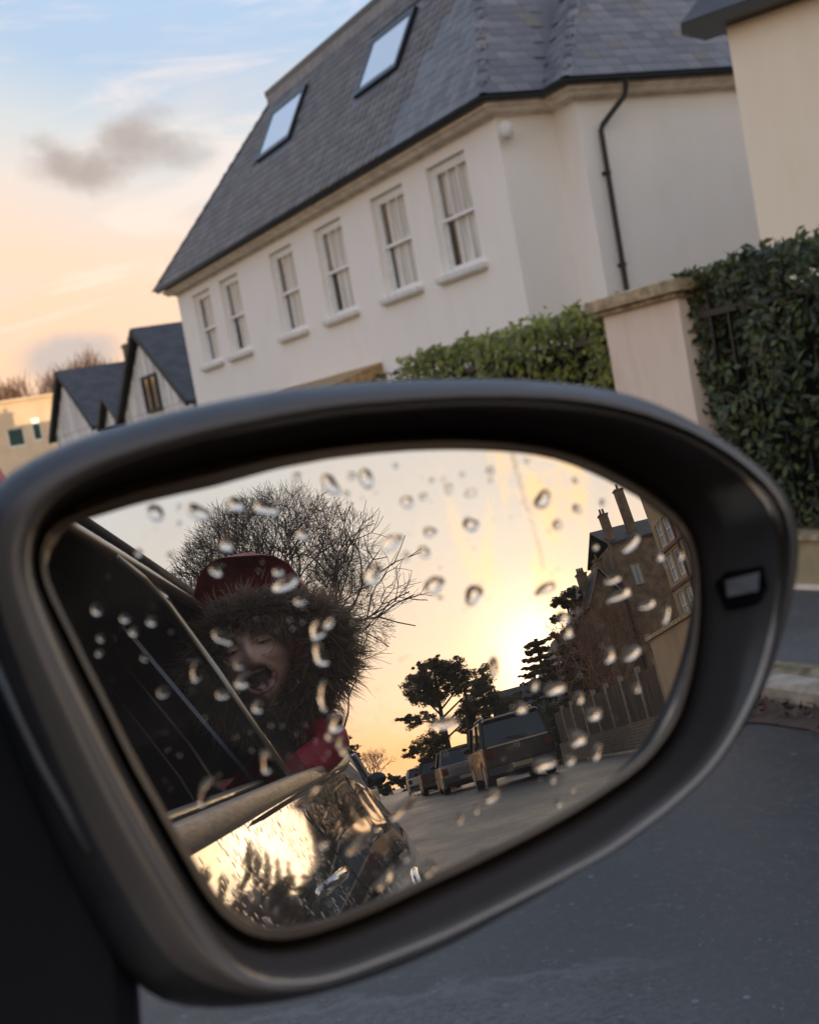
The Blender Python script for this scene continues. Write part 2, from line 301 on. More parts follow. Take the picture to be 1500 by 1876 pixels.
fr = pn.n('ShaderNodeLayerWeight'); fr.inputs[0].default_value = .5; px = pn.n('ShaderNodeMixShader'); pn.put(px.inputs[0], pn.m('ADD', pn.m('MULTIPLY', pn.m('POWER', fr.outputs[1], 3.5), .45), .04, clamp=True))
po = pn.n('ShaderNodeOutputMaterial'); pm.node_tree.links.new(pt.outputs[0], px.inputs[1]); pm.node_tree.links.new(pg.outputs[0], px.inputs[2]); pm.node_tree.links.new(px.outputs[0], po.inputs[0]); M['window_pane'] = pm

# ------------------------------------------------------------------ mesh helpers
ORG = {}
def tag(o, label=None, cat=None, group=None, kind=None):
    if label: o['label'] = label
    if cat: o['category'] = cat
    if group: o['group'] = group
    if kind: o['kind'] = kind
    return o
def thing(name, label, cat, loc=(0, 0, 0), group=None, local=False):
    o = bpy.data.objects.new(name, None); COL.objects.link(o); o.empty_display_size = .2; o.location = loc
    ORG[o] = Vector((0, 0, 0)) if local else Vector(loc)
    return tag(o, label, cat, group)
def link_mesh(name, me, mat, parent=None, smooth=False):
    me.materials.append(M[mat] if isinstance(mat, str) else mat)
    if smooth: me.polygons.foreach_set('use_smooth', [True]*len(me.polygons))
    o = bpy.data.objects.new(name, me); COL.objects.link(o)
    if parent is not None: o.parent = parent; ORG[o] = ORG[parent]
    return o
class MB:
    def __init__(s): s.v = []; s.f = []
    def quad(s, a, b, c, d): return s.poly([a, b, c, d])
    def poly(s, pts):
        n = len(s.v); s.v += [tuple(p) for p in pts]; s.f.append(tuple(range(n, n+len(pts)))); return s
    def box(s, x0, x1, y0, y1, z0, z1):
        n = len(s.v)
        s.v += [(x, y, z) for x in (x0, x1) for y in (y0, y1) for z in (z0, z1)]
        for f in ((0, 1, 3, 2), (4, 6, 7, 5), (0, 4, 5, 1), (2, 3, 7, 6), (0, 2, 6, 4), (1, 5, 7, 3)): s.f.append(tuple(n+i for i in f))
        return s
    def obox(s, c, ax, ay, az):
        c, ax, ay, az = map(Vector, (c, ax, ay, az)); n = len(s.v)
        s.v += [tuple(c+ax*i+ay*j+az*k) for i in (-1, 1) for j in (-1, 1) for k in (-1, 1)]
        for f in ((0, 1, 3, 2), (4, 6, 7, 5), (0, 4, 5, 1), (2, 3, 7, 6), (0, 2, 6, 4), (1, 5, 7, 3)): s.f.append(tuple(n+i for i in f))
        return s
    def bar(s, a, b, w, h=None, up=(0, 0, 1)):
        a, b = Vector(a), Vector(b); h = h or w; d = (b-a); L = d.length; d = d/L
        x = d.cross(Vector(up)); x = x.normalized() if x.length > 1e-4 else Vector((1, 0, 0)); y = x.cross(d)
        return s.obox((a+b)/2, d*L/2, x*w/2, y*h/2)
    def prism(s, pts, off):
        """closed polygon pts extruded by off"""
        n = len(s.v); k = len(pts); off = Vector(off)
        s.v += [tuple(p) for p in pts]+[tuple(Vector(p)+off) for p in pts]
        s.f.append(tuple(range(n, n+k))); s.f.append(tuple(range(n+2*k-1, n+k-1, -1)))
        for i in range(k): j = (i+1) % k; s.f.append((n+i, n+k+i, n+k+j, n+j))
        return s
    def tube(s, pts, rad, seg=6, cap=True):
        pts = [Vector(p) for p in pts]; n0 = len(s.v)
        if not isinstance(rad, (list, tuple)): rad = [rad]*len(pts)
        ref = None
        for i, p in enumerate(pts):
            d = (pts[min(i+1, len(pts)-1)]-pts[max(i-1, 0)]).normalized()
            if ref is None: ref = Vector((0, 0, 1)) if abs(d.z) < .9 else Vector((1, 0, 0))
            x = d.cross(ref).normalized(); y = d.cross(x); ref = -y.cross(d)*0+ref
            s.v += [tuple(p+(x*math.cos(a)+y*math.sin(a))*rad[i]) for a in (2*math.pi*k/seg for k in range(seg))]
        for i in range(len(pts)-1):
            for k in range(seg): a = n0+i*seg+k; b = n0+i*seg+(k+1) % seg; s.f.append((a, b, b+seg, a+seg))
        if cap: s.f.append(tuple(n0+k for k in range(seg-1, -1, -1))); s.f.append(tuple(n0+(len(pts)-1)*seg+k for k in range(seg)))
        return s
    def cyl(s, c, axis, r, h, seg=20):
        a = Vector(axis).normalized(); c = Vector(c); return s.tube([c-a*h/2, c+a*h/2], r, seg)
    def grid(s, rows, close_u=False, close_v=False):
        n = len(s.v); nu = len(rows); nv = len(rows[0])
        for r in rows: s.v += [tuple(p) for p in r]
        for i in range(nu if close_u else nu-1):
            for j in range(nv if close_v else nv-1):
                a = n+i*nv+j; b = n+i*nv+(j+1) % nv; c = n+((i+1) % nu)*nv+(j+1) % nv; d = n+((i+1) % nu)*nv+j
                s.f.append((a, b, c, d))
        return s
    def ell(s, c, r, nu=12, nv=16, rot=None):
        c = Vector(c); rows = []
        for i in range(nu+1):
            t = math.pi*i/nu; rr = max(math.sin(t), 1e-3)
            row = []
            for j in range(nv):
                p = 2*math.pi*j/nv; q = Vector((r[0]*rr*math.cos(p), r[1]*rr*math.sin(p), r[2]*math.cos(t)))
                if rot is not None: q = rot @ q
                row.append(c+q)
            rows.append(row)
        return s.grid(rows, close_v=True)
    def build(s, name, mat, parent=None, smooth=False, **k):
        o = ORG[parent] if parent is not None else Vector((0, 0, 0))
        me = bpy.data.meshes.new(name); v = s.v if o.length == 0 else [(a-o.x, b-o.y, c-o.z) for a, b, c in s.v]
        me.from_pydata(v, [], s.f); me.update()
        ob = link_mesh(name, me, mat, parent, smooth); tag(ob, **k); return ob
def np_mesh(name, verts, faces, mat, parent=None, smooth=False, **k):
    """verts N x 3 array, faces M x (3 or 4) array"""
    verts = np.asarray(verts, dtype=np.float32)
    if parent is not None: verts = verts-np.array(ORG[parent], dtype=np.float32)
    me = bpy.data.meshes.new(name); me.vertices.add(len(verts)); me.vertices.foreach_set('co', verts.ravel())
    fs = faces.shape[1]; me.loops.add(faces.size); me.loops.foreach_set('vertex_index', faces.ravel().astype(np.int32))
    me.polygons.add(len(faces)); me.polygons.foreach_set('loop_start', np.arange(0, faces.size, fs, dtype=np.int32)); me.polygons.foreach_set('loop_total', np.full(len(faces), fs, dtype=np.int32))
    me.update(calc_edges=True); me.validate(); o = link_mesh(name, me, mat, parent, smooth); tag(o, **k); return o
def unit(a): return a/np.maximum(np.linalg.norm(a, axis=-1, keepdims=True), 1e-9)
def leaves(centres, normals, L, W, curl=.25):
    """a bent six-point leaf at each centre"""
    n = len(centres); nz = unit(normals); r = unit(RNG.normal(size=(n, 3))); x = unit(np.cross(nz, r)); y = np.cross(nz, x)
    L = np.broadcast_to(L, (n,))[:, None]; W = np.broadcast_to(W, (n,))[:, None]
    b = centres-x*L*.5; t = centres+x*L*.5-nz*L*curl; m1 = centres+y*W*.5-nz*W*.15; m2 = centres-y*W*.5-nz*W*.15; c = centres+nz*W*.05
    V = np.stack([b, m1, t, m2], 1).reshape(-1, 3); F = np.arange(n*4).reshape(n, 4)
    F = np.concatenate([F[:, [0, 1, 2]], F[:, [0, 2, 3]]], 0); return V, F
def ghz(y):
    t = min(max((-y-5)/15., 0), 1); return .30*t*t*(3-2*t)
# ------------------------------------------------------------------ ground, road, pavement
def kerb_x(y):
    t = min(max(-y/12., 0), 1); return 2.68+3.18*t*t*(3-2*t)
YS = [-420, -250, -160, -110, -80, -60, -50, -40, -30]+[-25+i for i in range(0, 27)]+[3, 5, 8, 12, 18, 26, 40, 60, 90, 140, 220, 420]
def strip(name, fa, fb, dz, mat, ys=YS, **k):
    return MB().grid([[(fa(y), y, ghz(y)+dz), (fb(y), y, ghz(y)+dz)] for y in ys]).build(name, mat, smooth=True, **k)
strip('ground', lambda y: -420, lambda y: 420, -.03, 'ground', kind='structure')
strip('road', lambda y: -4.4, kerb_x, .0, 'asphalt', kind='structure')
strip('pavement', lambda y: kerb_x(y)+.26, lambda y: max(3.97, kerb_x(y)+.3), .040, 'pavement', kind='structure')
strip('far_pavement', lambda y: -6.2, lambda y: -4.4, .09, 'pavement', kind='structure')
yv = [-12+i*.5 for i in range(0, 90)]
MB().grid([[(kerb_x(y)+.11, y, ghz(y)+.050), (kerb_x(y)+.16, y, ghz(y)+.065+.010*math.sin(y*9)), (kerb_x(y)+.29+.02*math.sin(y*5), y, ghz(y)+.046)] for y in yv]).build('verge', 'verge', smooth=True, kind='structure')
kb = bpy.data.objects.new('kerb', None); COL.objects.link(kb); kb['kind'] = 'structure'; ORG[kb] = Vector((0, 0, 0))
ks = MB().grid([[(-.05, y, -.05), (-.05, y, .040), (-.035, y, .056), (.045, y, .058), (.045, y, -.05)] for y in (-.44, -.2, .2, .44)])
ks.poly([(-.05, -.44, -.05), (-.05, -.44, .040), (-.035, -.44, .056), (.045, -.44, .058), (.045, -.44, -.05)]); ks.poly([(-.05, .44, -.05), (.045, .44, -.05), (.045, .44, .058), (-.035, .44, .056), (-.05, .44, .040)])
kso = ks.build('kerb_stone', 'kerb', kb)
y = -24.0; first = True
while y < 24:
    o = kso if first else kso.copy()
    if not first: COL.objects.link(o)
    first = False; x0, x1 = kerb_x(y-.45), kerb_x(y+.45)
    o.location = (kerb_x(y)+.065, y, ghz(y)+random.uniform(-.004, .004)); o.rotation_euler = (math.atan((ghz(y+.4)-ghz(y-.4))/.8), 0, math.atan2(x0-x1, .9)); y += .9
MB().grid([[(kerb_x(y)-.19+.03*math.sin(y*7)+.02*math.sin(y*19), y, ghz(y)+.004), (kerb_x(y)+.0, y, ghz(y)+.006)] for y in [-14+i*.16 for i in range(250)]]).build('gutter_silt', 'gutter_dirt', smooth=True, kind='structure')
n = 1500; yy = RNG.uniform(-1, 9, n); xx = 2.68-np.abs(RNG.normal(0, .09, n)); c = np.stack([xx, yy, RNG.uniform(.006, .03, n)], 1)
V, F = leaves(c, np.array([0, 0, 1])+RNG.normal(0, .45, (n, 3)), RNG.uniform(.02, .045, n), .018, .4); np_mesh('fallen_leaves', V, F, 'dead_leaf', kind='stuff')


# ------------------------------------------------------------------ house walls with openings
def wall_holes(mb, P, u, L, z0, z1, holes, depth, nrm):
    """wall from P along unit u, with rectangular holes (a0,a1,h0,h1), reveals going in by depth against nrm"""
    P, u, nrm = Vector((*P, 0)), Vector((*u, 0)), Vector((*nrm, 0))
    xs = sorted({0, L, *[a for h in holes for a in h[:2]]}); zs = sorted({z0, z1, *[a for h in holes for a in h[2:]]})
    def pt(a, z, d=0): q = P+u*a-nrm*d; return (q.x, q.y, z)
    for i in range(len(xs)-1):
        for j in range(len(zs)-1):
            ca, cz = (xs[i]+xs[i+1])/2, (zs[j]+zs[j+1])/2
            if any(h[0] < ca < h[1] and h[2] < cz < h[3] for h in holes): continue
            mb.quad(pt(xs[i], zs[j]), pt(xs[i+1], zs[j]), pt(xs[i+1], zs[j+1]), pt(xs[i], zs[j+1]))
    for a0, a1, h0, h1 in holes:
        for (p, q) in (((a0, h0), (a1, h0)), ((a1, h0), (a1, h1)), ((a1, h1), (a0, h1)), ((a0, h1), (a0, h0))):
            mb.quad(pt(*p), pt(*q), pt(*q, depth), pt(*p, depth))
def sash_window(house, x, yc, z0, z1, wd, curtain=True):
    """a sash window in a wall facing -X at x, set back in its opening"""
    y0, y1 = yc-wd/2, yc+wd/2; xi = x+.10; zm = (z0+z1)/2-.02
    f = MB()
    for a, b, c, d in ((y0, y0+.11, z0, z1), (y1-.11, y1, z0, z1), (y0+.11, y1-.11, z1-.10, z1), (y0+.11, y1-.11, z0, z0+.07)): f.box(xi, xi+.10, a, b, c, d)
    wn_ = f.build('window', 'white_paint', house)
    def sash(nm, a, b, dx, bars):
        s = MB(); ya, yb = y0+.112, y1-.112
        for p, q, r, t in ((ya, ya+.055, a, b), (yb-.055, yb, a, b), (ya+.055, yb-.055, a, a+.06), (ya+.055, yb-.055, b-.05, b)): s.box(xi+dx, xi+dx+.045, p, q, r, t)
        for k in range(bars): yb_ = ya+.055+(yb-ya-.11)*(k+1)/(bars+1); s.box(xi+dx+.005, xi+dx+.038, yb_-.017, yb_+.017, a+.06, b-.05)
        s.build(nm, 'white_paint', wn_)
        MB().quad((xi+dx+.02, ya+.05, a+.05), (xi+dx+.02, yb-.05, a+.05), (xi+dx+.02, yb-.05, b-.04), (xi+dx+.02, ya+.05, b-.04)).build('pane', 'window_pane', wn_)
    sash('upper_sash', zm-.02, z1-.102, .012, 2); sash('lower_sash', z0+.072, zm+.03, .06, 2)
    if curtain:
        c = MB()
        def drape(ya, yb, za, zb): c.grid([[(xi+.13+.018*math.sin(t*47), ya+(yb-ya)*t, za), (xi+.13+.018*math.sin(t*47+.4), ya+(yb-ya)*t, zb)] for t in [i/28 for i in range(29)]])
        if curtain == 1: drape(y0-.05, y1-.22, z0, z1)
        elif curtain == 2: drape(y0-.05, y1-.34, z0, zm+.12); drape(y0-.05, y1-.12, zm+.1, z1)
        else: drape(y0-.05, y0+wd*.42, z0, z1); drape(y1-.42, y1-.16, z0, z1)
        c.build('curtain', 'curtain', wn_, smooth=True)
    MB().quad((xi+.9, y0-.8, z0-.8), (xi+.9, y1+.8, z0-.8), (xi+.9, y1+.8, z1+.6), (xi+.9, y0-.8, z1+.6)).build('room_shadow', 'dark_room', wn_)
    s = MB(); s.box(x-.13, x+.10, yc-wd/2-.14, yc+wd/2+.14, z0-.10, z0-.012); s.box(x-.10, x-.005, yc-wd/2-.10, yc+wd/2+.10, z0-.135, z0-.102); s.build('sill', 'white_stone', wn_)

slate_list = []
def slate_field(poly, udir, width=.30, gauge=.205):
    """slates over a planar roof polygon; courses run along udir"""
    P = [Vector(p) for p in poly]; u = Vector(udir).normalized(); nrm = (P[1]-P[0]).cross(P[2]-P[0]).normalized()
    if nrm.z < 0: nrm = -nrm
    v = nrm.cross(u).normalized()
    if v.z < 0: v = -v
    o = P[0]; q = [((p-o).dot(u), (p-o).dot(v)) for p in P]
    vmin, vmax = min(b for a, b in q), max(b for a, b in q); k = 0; b = vmin+.06
    while b < vmax:
        xs = []
        for i in range(len(q)):
            (a0, b0), (a1, b1) = q[i], q[(i+1) % len(q)]
            if (b0-b)*(b1-b) < 0 or b0 == b: xs.append(a0+(a1-a0)*(b-b0)/(b1-b0) if b1 != b0 else a0)
        if len(xs) >= 2:
            a = min(xs)+(.15 if k % 2 else 0)+width*.5
            while a < max(xs)-width*.3:
                c = o+u*a+v*b+nrm*(.012+random.uniform(0, .004)); slate_list.append((c, u, v, nrm, random.uniform(-.02, .02))); a += width
        b += gauge; k += 1
def hip_tiles(a, b, r, parent, mat='slate', name='hip_tile', step=.30):
    a, b = Vector(a), Vector(b); d = b-a; n = int(d.length/step); d.normalize(); sd = d.cross(Vector((0, 0, 1))).normalized(); up = sd.cross(d)
    for i in range(n):
        c0, c1 = a+d*(i*step-.03), a+d*((i+1)*step+.01)
        m = MB(); rows = []
        for c, lift in ((c0, .035), (c1, .012)): rows.append([c+sd*r*math.cos(t)+up*(r*.55*math.sin(t)+lift-.05) for t in [math.pi*k/6 for k in range(7)]])
        m.grid(rows); m.build(name, mat, parent, smooth=True)

# ---- the big white house
HX, HY0, HY1, EZ = 12.0, 19.2, 37.4, 5.62
villa = thing('house', 'large white rendered house with grey mansard slate roof and six sash windows in a row', 'house', (HX, 28, 0))
wins = [(35.35, 1), (33.05, 2), (29.3, 1), (26.5, 2), (23.55, 1), (21.1, 2)]
WW, WZ0, WZ1 = 1.46, 3.48, 5.42
mb = MB(); holes = [(HY1-(yc+WW/2), HY1-(yc-WW/2), WZ0, WZ1) for yc, _ in wins]
wall_holes(mb, (HX, HY1), (0, -1), HY1-HY0, 0, EZ+.22, holes, .13, (-1, 0))
for a, b in (((12, 19.2), (13.1, 19.2)), ((13.1, 19.2), (13.1, 18.5)), ((13.1, 18.5), (22, 18.5)), ((22, 18.5), (22, 37.4)), ((22, 37.4), (12, 37.4))):
    mb.quad((*a, 0), (*b, 0), (*b, EZ+.22), (*a, EZ+.22))
mb.build('wall', 'render_white', villa)
for yc, cu_ in wins: sash_window(villa, HX, yc, WZ0, WZ1, WW, cu_)
path = [(12, 37.4), (12, 19.2), (13.1, 19.2), (13.1, 18.5), (22, 18.5)]
off = lambda o: [(12-o, 37.4+o), (12-o, 19.2-o), (13.1-o, 19.2-o), (13.1-o, 18.5-o), (22, 18.5-o)]
prof = [(.0, EZ+.00), (.04, EZ+.02), (.06, EZ+.045), (.20, EZ+.05), (.26, EZ+.12), (.30, EZ+.13), (.31, EZ+.20), (.0, EZ+.205)]
rows = [[(*off(o)[i], z) for o, z in prof] for i in range(5)]
MB().grid(rows).build('cornice', 'cornice', villa)
gt_ = [[(*off(.39+.065*math.cos(t))[i], EZ+.255+.065*math.sin(t)) for t in [math.pi*(1+k/6) for k in range(7)]]+[(*off(.30)[i], EZ+.27)] for i in range(5)]
MB().grid(gt_).build('gutter', 'gutter_black', villa, smooth=True)
E0 = EZ+.31
A_, B_ = (11.6, 38.2, E0), (11.6, 18.8, E0); TZ = 9.6; dzr = TZ-E0; C_, D_ = (11.6+dzr/1.732, 21.5, TZ), (11.6+dzr/1.732, 31.9, TZ)
H1 = (12.72, 18.1, E0); H3 = (12.72+.8*dzr, 18.1+.75*dzr, TZ)
roof = MB()
roof.poly([A_, B_, C_, D_]); roof.poly([B_, (13.3, 18.8, E0), (17, 21.5, TZ), C_]); roof.poly([H1, (22.3, 18.1, E0), (22.3, H3[1], TZ), H3]); roof.poly([H1, H3, (H3[0], 23, TZ), (12.72, 23, E0)])
roof.poly([A_, D_, (22.3, 31.9, TZ), (22.3, 38.2, E0)]); roof.poly([(22.3, 18.1, E0), (22.3, 38.2, E0), (22.3, 31.9, TZ), (22.3, H3[1], TZ)])
roof.poly([C_, (22.3, H3[1], TZ), (22.3, 31.9, TZ), D_]); ro = roof.build('roof', 'slate', villa)
slate_field([A_, B_, C_, D_], (0, 1, 0)); slate_field([B_, (12.9, 18.8, E0), (14.4, 20.9, E0+2.8), (17, 21.5, TZ), C_], (1, 0, 0)); slate_field([H1, (22.3, 18.1, E0), (22.3, H3[1], TZ), H3], (1, 0, 0)); slate_field([H1, H3, (H3[0], 21, TZ), (12.72, 18.9, E0)], (0, 1, 0))
sk = [(12.0, y0, y1, z0, z1) for y0, y1, z0, z1 in ((29.2, 31.2, 7.93, 8.92), (23.3, 25.05, 7.72, 8.66))]
def on_west(y, z, d): nx, nz = -math.sin(R_(60)), math.cos(R_(60)); return (11.6+(z-E0)/1.732+nx*d, y, z+nz*d)
keep = []
for s_ in slate_list:
    c = s_[0]
    if abs(s_[3].x) > .8 and any(y0-.25 < c.y < y1+.25 and z0-.2 < c.z < z1+.25 for _, y0, y1, z0, z1 in sk): continue
    keep.append(s_)
slate_list = keep
def slate_verts(s_, w=.293, h=.33, t=.009):
    c, u, v, n_, sk_ = s_; u2 = (u+v*sk_).normalized(); out = []
    for i in (-1, 1):
        for j in (0, 1):
            for k in (0, 1): out.append(c+u2*(w/2*i)+v*(-.10+h*j)+n_*(.007*(1-j)+t*k))
    return out
SF = ((0, 1, 3, 2), (4, 6, 7, 5), (0, 4, 5, 1), (2, 3, 7, 6), (0, 2, 6, 4), (1, 5, 7, 3))
def in_frame(c):
    d = c-CAM_POS; z = d.dot(cf); return z > 0 and abs(d.dot(cr)/z) < .31 and abs(d.dot(cu)/z) < .385
slate_list.sort(key=lambda s_: ((0 if in_frame(s_[0]) else 1), (s_[0]-CAM_POS).length))
sm_ = {}
for i, s_ in enumerate(slate_list[:300]):
    c, u, v, n_, sk_ = s_; key = tuple(round(a, 3) for a in (*u, *v))
    if key not in sm_:
        o = MB(); o.v = [tuple(p) for p in slate_verts((Vector((0, 0, 0)), u, v, n_, 0))]; o.f = list(SF)
        me = bpy.data.meshes.new('slate'); me.from_pydata(o.v, [], o.f); me.materials.append(M['slate']); sm_[key] = me
    ob = bpy.data.objects.new('slate', sm_[key]); COL.objects.link(ob); ob.parent = ro; ob.location = c-ORG[villa]; ob.rotation_euler = tuple(n_*random.uniform(-.012, .012))
vv = [p for s_ in slate_list[300:] for p in slate_verts(s_)]; nn = len(slate_list)-300
np_mesh('slates', np.array([tuple(p) for p in vv]), (np.arange(nn)[:, None, None]*8+np.array(SF)[None]).reshape(-1, 4), 'slate', ro, kind='stuff')
hip_tiles(B_, C_, .09, ro); hip_tiles(A_, D_, .09, ro, step=.5); hip_tiles(H1, H3, .09, ro)
t = MB(); t.bar((D_[0]-.10, D_[1]+.25, TZ-.10), (C_[0]-.10, C_[1]-.2, TZ-.10), .10, .26); t.build('lead_flashing', 'lead', villa)
t = MB(); t.bar((D_[0]-.06, D_[1]+.3, TZ+.10), (C_[0]-.06, C_[1]-.2, TZ+.10), .20, .13); t.build('roof_kerb', 'gutter_black', villa)
for _, y0, y1, z0, z1 in sk:
    f = MB()
    for (a, b, c, d) in ((y0-.11, y0, z0-.1, z1+.1), (y1, y1+.11, z0-.1, z1+.1), (y0, y1, z0-.1, z0), (y0, y1, z1, z1+.1)):
        P = [on_west(a, c, .0), on_west(b, c, .0), on_west(b, d, .0), on_west(a, d, .0)]; nv = Vector(on_west(0, 8, .10))-Vector(on_west(0, 8, 0)); f.prism(P, nv)
    so_ = f.build('skylight', 'gutter_black', villa)
    MB().quad(on_west(y0, z0, .075), on_west(y1, z0, .075), on_west(y1, z1, .075), on_west(y0, z1, .075)).build('pane', material('skylight_glass', (.55, .62, .68), .03, spec=1.0, coat=1.0), so_)
p = MB(); p.tube([(13.80, 18.02, EZ+.20), (13.80, 18.06, EZ+.05), (13.78, 18.10, EZ-.06), (13.50, 18.42, EZ-.42), (13.46, 18.43, EZ-.50), (13.44, 18.43, 2.4), (13.44, 18.43, .1)], .045, 10)
for z in (4.4, 2.9, 1.4): p.box(13.38, 13.50, 18.40, 18.49, z, z+.05)
p.build('downpipe', 'gutter_black', villa, smooth=False)
p = MB(); p.ell((12.03, 18.98, 5.36), (.13, .10, .15)); p.build('alarm_box', 'white_stone', villa, smooth=True)
p = MB(); p.box(10.9, 12.0, 25.2, 30.0, 0, 1.95); p.build('bay', 'render_white', villa)
p = MB(); p.poly([(10.75, 25.0, 1.96), (10.75, 30.3, 1.96), (12, 30.3, 2.30), (12, 25.0, 2.30)]); p.poly([(10.75, 25.0, 1.96), (12, 25.0, 2.3), (12, 25.0, 1.96)]); p.poly([(10.75, 30.3, 1.96), (12, 30.3, 1.96), (12, 30.3, 2.3)]); p.box(10.72, 12, 24.97, 30.33, 1.88, 1.955)
p.build('bay_roof', 'porch_tile', villa)

# ---- neighbour on the right
nb = thing('house', 'cream rendered house end wall with dark eave, right of the big white house', 'house', (9, 10.1, 0))
dv = Vector((.42, -.907, 0)); nvv = Vector((.907, .42, 0)); Q0 = Vector((9.02, 10.15, 0)); Q = [Q0, Q0+dv*7, Q0+dv*7+nvv*13, Q0+nvv*13]  # depth extended out of view to shade the white house's return wall
m_ = MB()
for i in range(4): a, b = Q[i], Q[(i+1) % 4]; m_.quad(tuple(a), tuple(b), (b.x, b.y, 4.22), (a.x, a.y, 4.22))
m_.build('wall', 'render_cream', nb)
m_ = MB(); o0 = Q0-dv*.35-nvv*.22; m_.prism([(*o0.xy, 4.16), (*(o0+dv*7.7).xy, 4.16), (*(o0+dv*7.7+nvv*.5).xy, 4.16), (*(o0+nvv*.5).xy, 4.16)], (0, 0, .10)); m_.build('fascia', 'gutter_black', nb)
m_ = MB(); a, b = o0, o0+dv*7.7; c, d = b+nvv*6.7, a+nvv*6.7; m_.poly([(*a.xy, 4.27), (*b.xy, 4.27), (*c.xy, 8.3), (*d.xy, 8.3)]); m_.poly([(*d.xy, 8.3), (*c.xy, 8.3), (*(c+nvv*6.8).xy, 4.27), (*(d+nvv*6.8).xy, 4.27)]); m_.poly([(*a.xy, 4.27), (*d.xy, 8.3), (*(d+nvv*6.8).xy, 4.27)]); m_.build('roof', 'slate_blue', nb)  # ridge raised to help shade that return wall

# ---- half timbered houses beyond
def gable_house(x, y0, ya, y1, zf, za, xr, label, planks, window=None, dormer=None):
    h = thing('house', label, 'house', (x, ya, 0)); zf0 = ghz(y0)
    m = MB(); m.box(x+.02, xr, y0+.15, y1-.15, 0, zf+.02); m.build('wall', 'boards_white', h)
    m = MB(); m.prism([(x, y0+.1, zf), (x, y1-.1, zf), (x, ya, za-.12)], (.12, 0, 0)); m.build('gable_wall', 'boards_white', h)
    r = MB()
    for yy_ in (y0, y1):
        s = 1 if yy_ < ya else -1
        r.prism([(x-.25, yy_-.15*s, zf-.18), (xr, yy_-.15*s, zf-.18), (xr, ya, za+.06), (x-.25, ya, za+.06)], (0, 0, .14))
    r_ = r.build('roof', 'slate_blue', h)
    for s_, yy_ in ((1, y0), (-1, y1)): MB().bar((x-.27, yy_-.15*s_, zf-.14), (x-.27, ya, za+.08), .07, .22).build('bargeboard', 'timber_black', h)
    for k in range(planks):
        yk = y0+(y1-y0)*(k+1)/(planks+1); zt = zf+(za-zf)*(1-abs(yk-ya)/((y1-ya) if yk > ya else (ya-y0)))-.2
        if zt > zf+.15: MB().box(x-.045, x-.002, yk-.06, yk+.06, zf+.02, zt).build('plank', 'white_stone', h)
    if window:
        a, b, c, d = window; w_ = MB()
        for p, q, rr, s in ((a, a+.1, c, d), (b-.1, b, c, d), (a+.1, b-.1, c, c+.1), (a+.1, b-.1, d-.1, d), ((a+b)/2-.04, (a+b)/2+.04, c+.1, d-.1)): w_.box(x-.10, x-.004, p, q, rr, s)
        w_ = w_.build('window', 'timber_black', h); MB().quad((x-.05, a+.09, c+.09), (x-.05, b-.09, c+.09), (x-.05, b-.09, d-.09), (x-.05, a+.09, d-.09)).build('pane', 'car_glass', w_)
    if dormer:
        a, b, c, d, e = dormer; dm = MB(); dm.prism([(x+.1, a, d), (x+.1, b, d), (x+.1, c, e)], (2, 0, 0)); dm.build('dormer_gable', 'boards_white', h)
        dm = MB(); dm.bar((x+.9, a-.1, d-.1), (x+.9, c, e+.1), .12, 2.2, up=(1, 0, 0)); dm.bar((x+.9, b+.1, d-.1), (x+.9, c, e+.1), .12, 2.2, up=(1, 0, 0)); dm.build('dormer_roof', 'slate_blue', h)
    cm = MB(); cm.box(xr-2.6, xr-2.0, ya-.3, ya+.3, za-.3, za+.95); cm.box(xr-2.65, xr-1.95, ya-.35, ya+.35, za+.8, za+.9); cm.tube([(xr-2.3, ya, za+.9), (xr-2.3, ya, za+1.2)], .1, 8); cm.build('chimney', 'brown_dark', h)
    return h
gable_house(13.5, 42.4, 47.1, 51.4, 2.95, 5.72, 19, 'half timbered house with steep blue slate roof, dark gable window, touching the white house', 11, (45.9, 47.7, 2.9, 4.2))
gable_house(13.5, 55.4, 60.0, 64.0, 3.1, 5.65, 19, 'lower white boarded gable house with dark roof, between the timbered and the cream building', 9, None, (51.6, 54.9, 53.4, 2.9, 3.95))
# ---- cream block far left
cb = thing('building', 'long flat roofed cream building lit orange at the far left edge', 'building', (14, 75, 0))
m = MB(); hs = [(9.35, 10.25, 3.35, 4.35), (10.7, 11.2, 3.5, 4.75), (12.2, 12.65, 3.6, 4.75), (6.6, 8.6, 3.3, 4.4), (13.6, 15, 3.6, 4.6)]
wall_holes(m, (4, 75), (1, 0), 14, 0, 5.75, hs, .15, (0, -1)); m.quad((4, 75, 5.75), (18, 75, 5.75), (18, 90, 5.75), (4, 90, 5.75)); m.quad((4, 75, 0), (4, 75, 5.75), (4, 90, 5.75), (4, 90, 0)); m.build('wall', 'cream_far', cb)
MB().box(3.9, 18.1, 74.85, 90, 5.75, 5.9).build('parapet', 'cream_far', cb)
for a0, a1, h0, h1 in hs:
    w_ = MB()
    for p, q, r, s in ((a0, a0+.07, h0, h1), (a1-.07, a1, h0, h1), (a0+.07, a1-.07, h0, h0+.07), (a0+.07, a1-.07, h1-.07, h1)): w_.box(4+p, 4+q, 75.06, 75.12, r, s)
    w_ = w_.build('window', 'white_paint', cb); MB().quad((4+a0+.05, 75.1, h0+.05), (4+a1-.05, 75.1, h0+.05), (4+a1-.05, 75.1, h1-.05), (4+a0+.05, 75.1, h1-.05)).build('pane', 'green_glass', w_)
